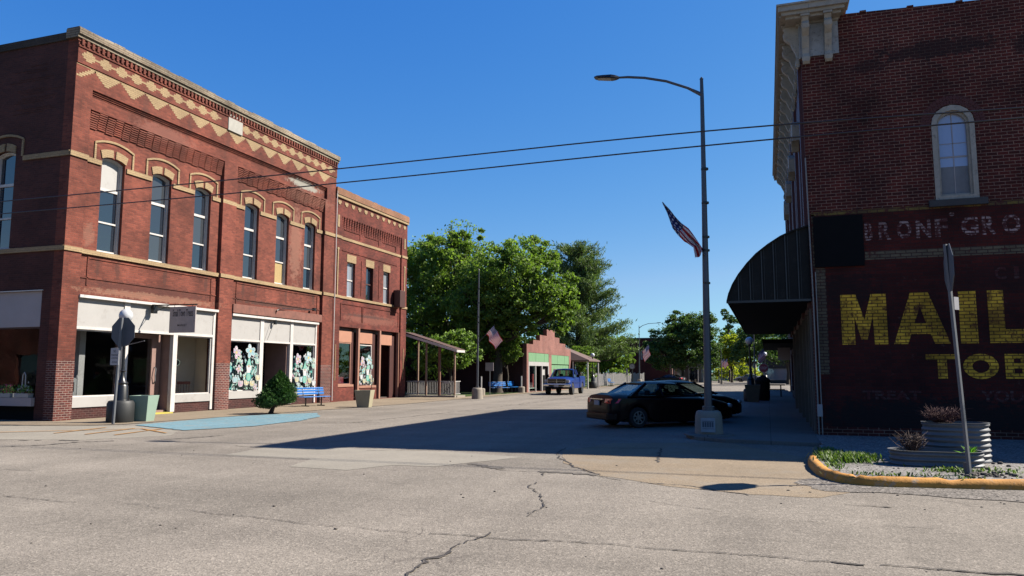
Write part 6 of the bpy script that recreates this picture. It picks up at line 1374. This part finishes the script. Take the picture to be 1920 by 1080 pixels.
def sedan(loc, rz, label, pm, group='dark cars parked at the right curb'):
    t = thing('parked_car', label, 'car', loc, rz, group)
    st = [(-2.43, .62, .42, .62, .64), (-2.40, .76, .30, .86, .90), (-2.30, .84, .24, .98, 1.05), (-2.05, .89, .22, .99, 1.10), (-1.5, .915, .20, .97, 1.08), (-.8, .92, .18, .95, 1.02), (.5, .92, .18, .92, .97), (1.0, .915, .18, .90, .98), (1.6, .90, .2, .82, .93), (2.1, .86, .22, .72, .80), (2.32, .76, .25, .62, .68), (2.42, .60, .32, .52, .55)]
    body_loft(st, (-1.42, 1.40), .33, 'body', pm, t)
    greenhouse(t, pm, (-1.78, -.98, .22, 1.12), .86, .60, 1.0, 1.44)
    for x, s in ((-.80, -1), (.80, 1)):
        for y in (-1.42, 1.40): wheel(t, x, y, .33, .21, s)
    MB().box(-.8, .8, -1.9, 2.0, .2, .5).build('underbody', M_blackmatt, t, local=True)
    for s in (-1, 1):
        MB().loft([[(s * .50, -2.44, .80), (s * .50, -2.42, .93), (s * .46, -2.36, .93), (s * .46, -2.38, .80)], [(s * .76, -2.40, .79), (s * .78, -2.36, .94), (s * .7, -2.2, .94), (s * .7, -2.2, .79)], [(s * .895, -2.16, .80), (s * .895, -2.05, .93), (s * .82, -2.0, .93), (s * .82, -2.1, .80)]]).build('tail_light', M_tail, t, local=True)
        MB().sphere((s * .78, 2.18, .66), .13, 12, 8, (1, .9, .55)).build('headlight', M_head, t, local=True, smooth=True)
        MB().box(s * .97 - .09, s * .97 + .09, .72, .80, .98, 1.09).build('wing_mirror', pm, t, local=True, bevel=.02)
        mb = MB()
        for y in (-.75, .35): mb.box(s * .925 - .012, s * .925 + .012, y, y + .16, .82, .85)
        mb.build('door_handle', pm, t, local=True)
    MB().box(-.42, .42, -2.47, -2.42, .90, .925).build('chrome_strip', M_chrome, t, local=True)
    MB().box(-.16, .16, -2.465, -2.44, .72, .87).build('number_plate', M_signface, t, local=True)
    MB().loft([[(a, y, z) for a, z in ((-w_, .27), (w_, .27), (w_, .47), (-w_, .47))] for y, w_ in ((-2.48, .66), (-2.44, .76), (-2.2, .88))]).build('bumper', pm, t, local=True, smooth=False, bevel=.02)
    seats(t, (.35, -.55)); t.scale = (.95, .925, .93); return t
c1 = sedan((-3.22, 24.05, 0), radians(-50), 'nearest dark sedan with red tail lights parked beside the lamp base', paint('black_plum_paint', (.018, .004, .005)))
sedan((-3.0, 27.0, 0), radians(-48), 'black car parked behind the nearest sedan, its hood past the lamp pole', paint('black_blue_paint', (.006, .007, .012)))
for x, y, rz, l, c in ((-3.2, 136, 1.4, 'pale silver car parked far off below the yellow green tree', (.3, .31, .33)), (-13.2, 108, 1.2, 'small dark car before the far dark brick building', (.03, .03, .035)), (1.6, 124, 1.5, 'light car far away seen beneath the awning', (.45, .45, .45))): sedan((x, y, 0), rz, l, paint('far_car_%d' % int(x * x), c), 'distant cars')

# pickup truck
tk = thing('pickup_truck', 'blue pickup truck with chrome front bumper stopped outside the green fronted shop', 'truck', (-14.75, 56.0, .0), radians(180 + 3))
PB = paint('blue_truck_paint', (.012, .045, .26)); PB2 = paint('dark_blue_truck_paint', (.008, .02, .10))
st = [(-2.95, .80, .62, 1.22, 1.23), (-2.9, .97, .5, 1.28, 1.29), (-2.2, 1.0, .45, 1.28, 1.29), (-.75, 1.0, .45, 1.28, 1.29), (-.72, .96, .42, 1.20, 1.22), (.85, .96, .42, 1.16, 1.20), (1.3, .96, .45, 1.12, 1.26), (2.2, .95, .5, 1.04, 1.24), (2.55, .92, .55, .95, 1.20), (2.72, .84, .6, .9, 1.12)]
body_loft(st, (-1.75, 1.75), .40, 'body', PB, tk)
greenhouse(tk, PB, (-.70, -.55, .35, 1.05), .90, .68, 1.2, 1.80)
MB().box(-.8, .8, -2.75, -.85, 1.25, 1.31).build('bed_opening', M_blackmatt, tk, local=True)
for x, s in ((-.84, -1), (.84, 1)):
    for y in (-1.75, 1.75): wheel(tk, x, y, .40, .27, s)
MB().loft([[(-w_, 2.74 + d_, z) , (w_, 2.74 + d_, z), (w_ * .98, 2.5, z), (-w_ * .98, 2.5, z)] for w_, d_, z in ((.9, .1, .55), (.95, .16, .62), (.95, .16, .76), (.9, .1, .80))]).build('front_bumper', M_chrome, tk, local=True, bevel=.02)
MB().box(-.55, .55, 2.905, 2.912, .62, .70).build('bumper_slot', M_blackmatt, tk, local=True); MB().box(-.15, .15, 2.91, 2.93, .56, .70).build('number_plate', M_signface, tk, local=True)
gr_ = MB().box(-.62, .62, 2.62, 2.78, .82, 1.10).build('grille', M_blackmatt, tk, local=True, bevel=.01)
MB().box(-.64, .64, 2.77, 2.80, .945, .975).box(-.02, .02, 2.77, 2.805, .82, 1.1).box(-.66, .66, 2.76, 2.80, .80, .83).box(-.66, .66, 2.76, 2.8, 1.09, 1.12).box(-.66, -.63, 2.76, 2.8, .8, 1.12).box(.63, .66, 2.76, 2.8, .8, 1.12).build('grille_bar', M_chrome, gr_, local=True)
for s in (-1, 1):
    MB().box(min(s * .66, s * .88), max(s * .66, s * .88), 2.62, 2.78, .86, 1.05).build('headlight', M_head, tk, local=True, bevel=.03)
    MB().box(s * 1.12 - .1, s * 1.12 + .1, .72, .80, 1.2, 1.42).tube([(s * .94, .78, 1.22), (s * 1.05, .76, 1.3)], .02, 5).build('wing_mirror', M_blackmatt, tk, local=True, bevel=.02)
    MB().box(s * .975 - .01, s * .975 + .01, -.7, 1.1, .80, .83).build('side_moulding', PB2, tk, local=True)
MB().box(-.75, .75, -2.7, 2.6, .42, .6).build('chassis', M_blackmatt, tk, local=True); seats(tk, (.2,), .8, 1.42); tk.scale = (1.05,) * 3
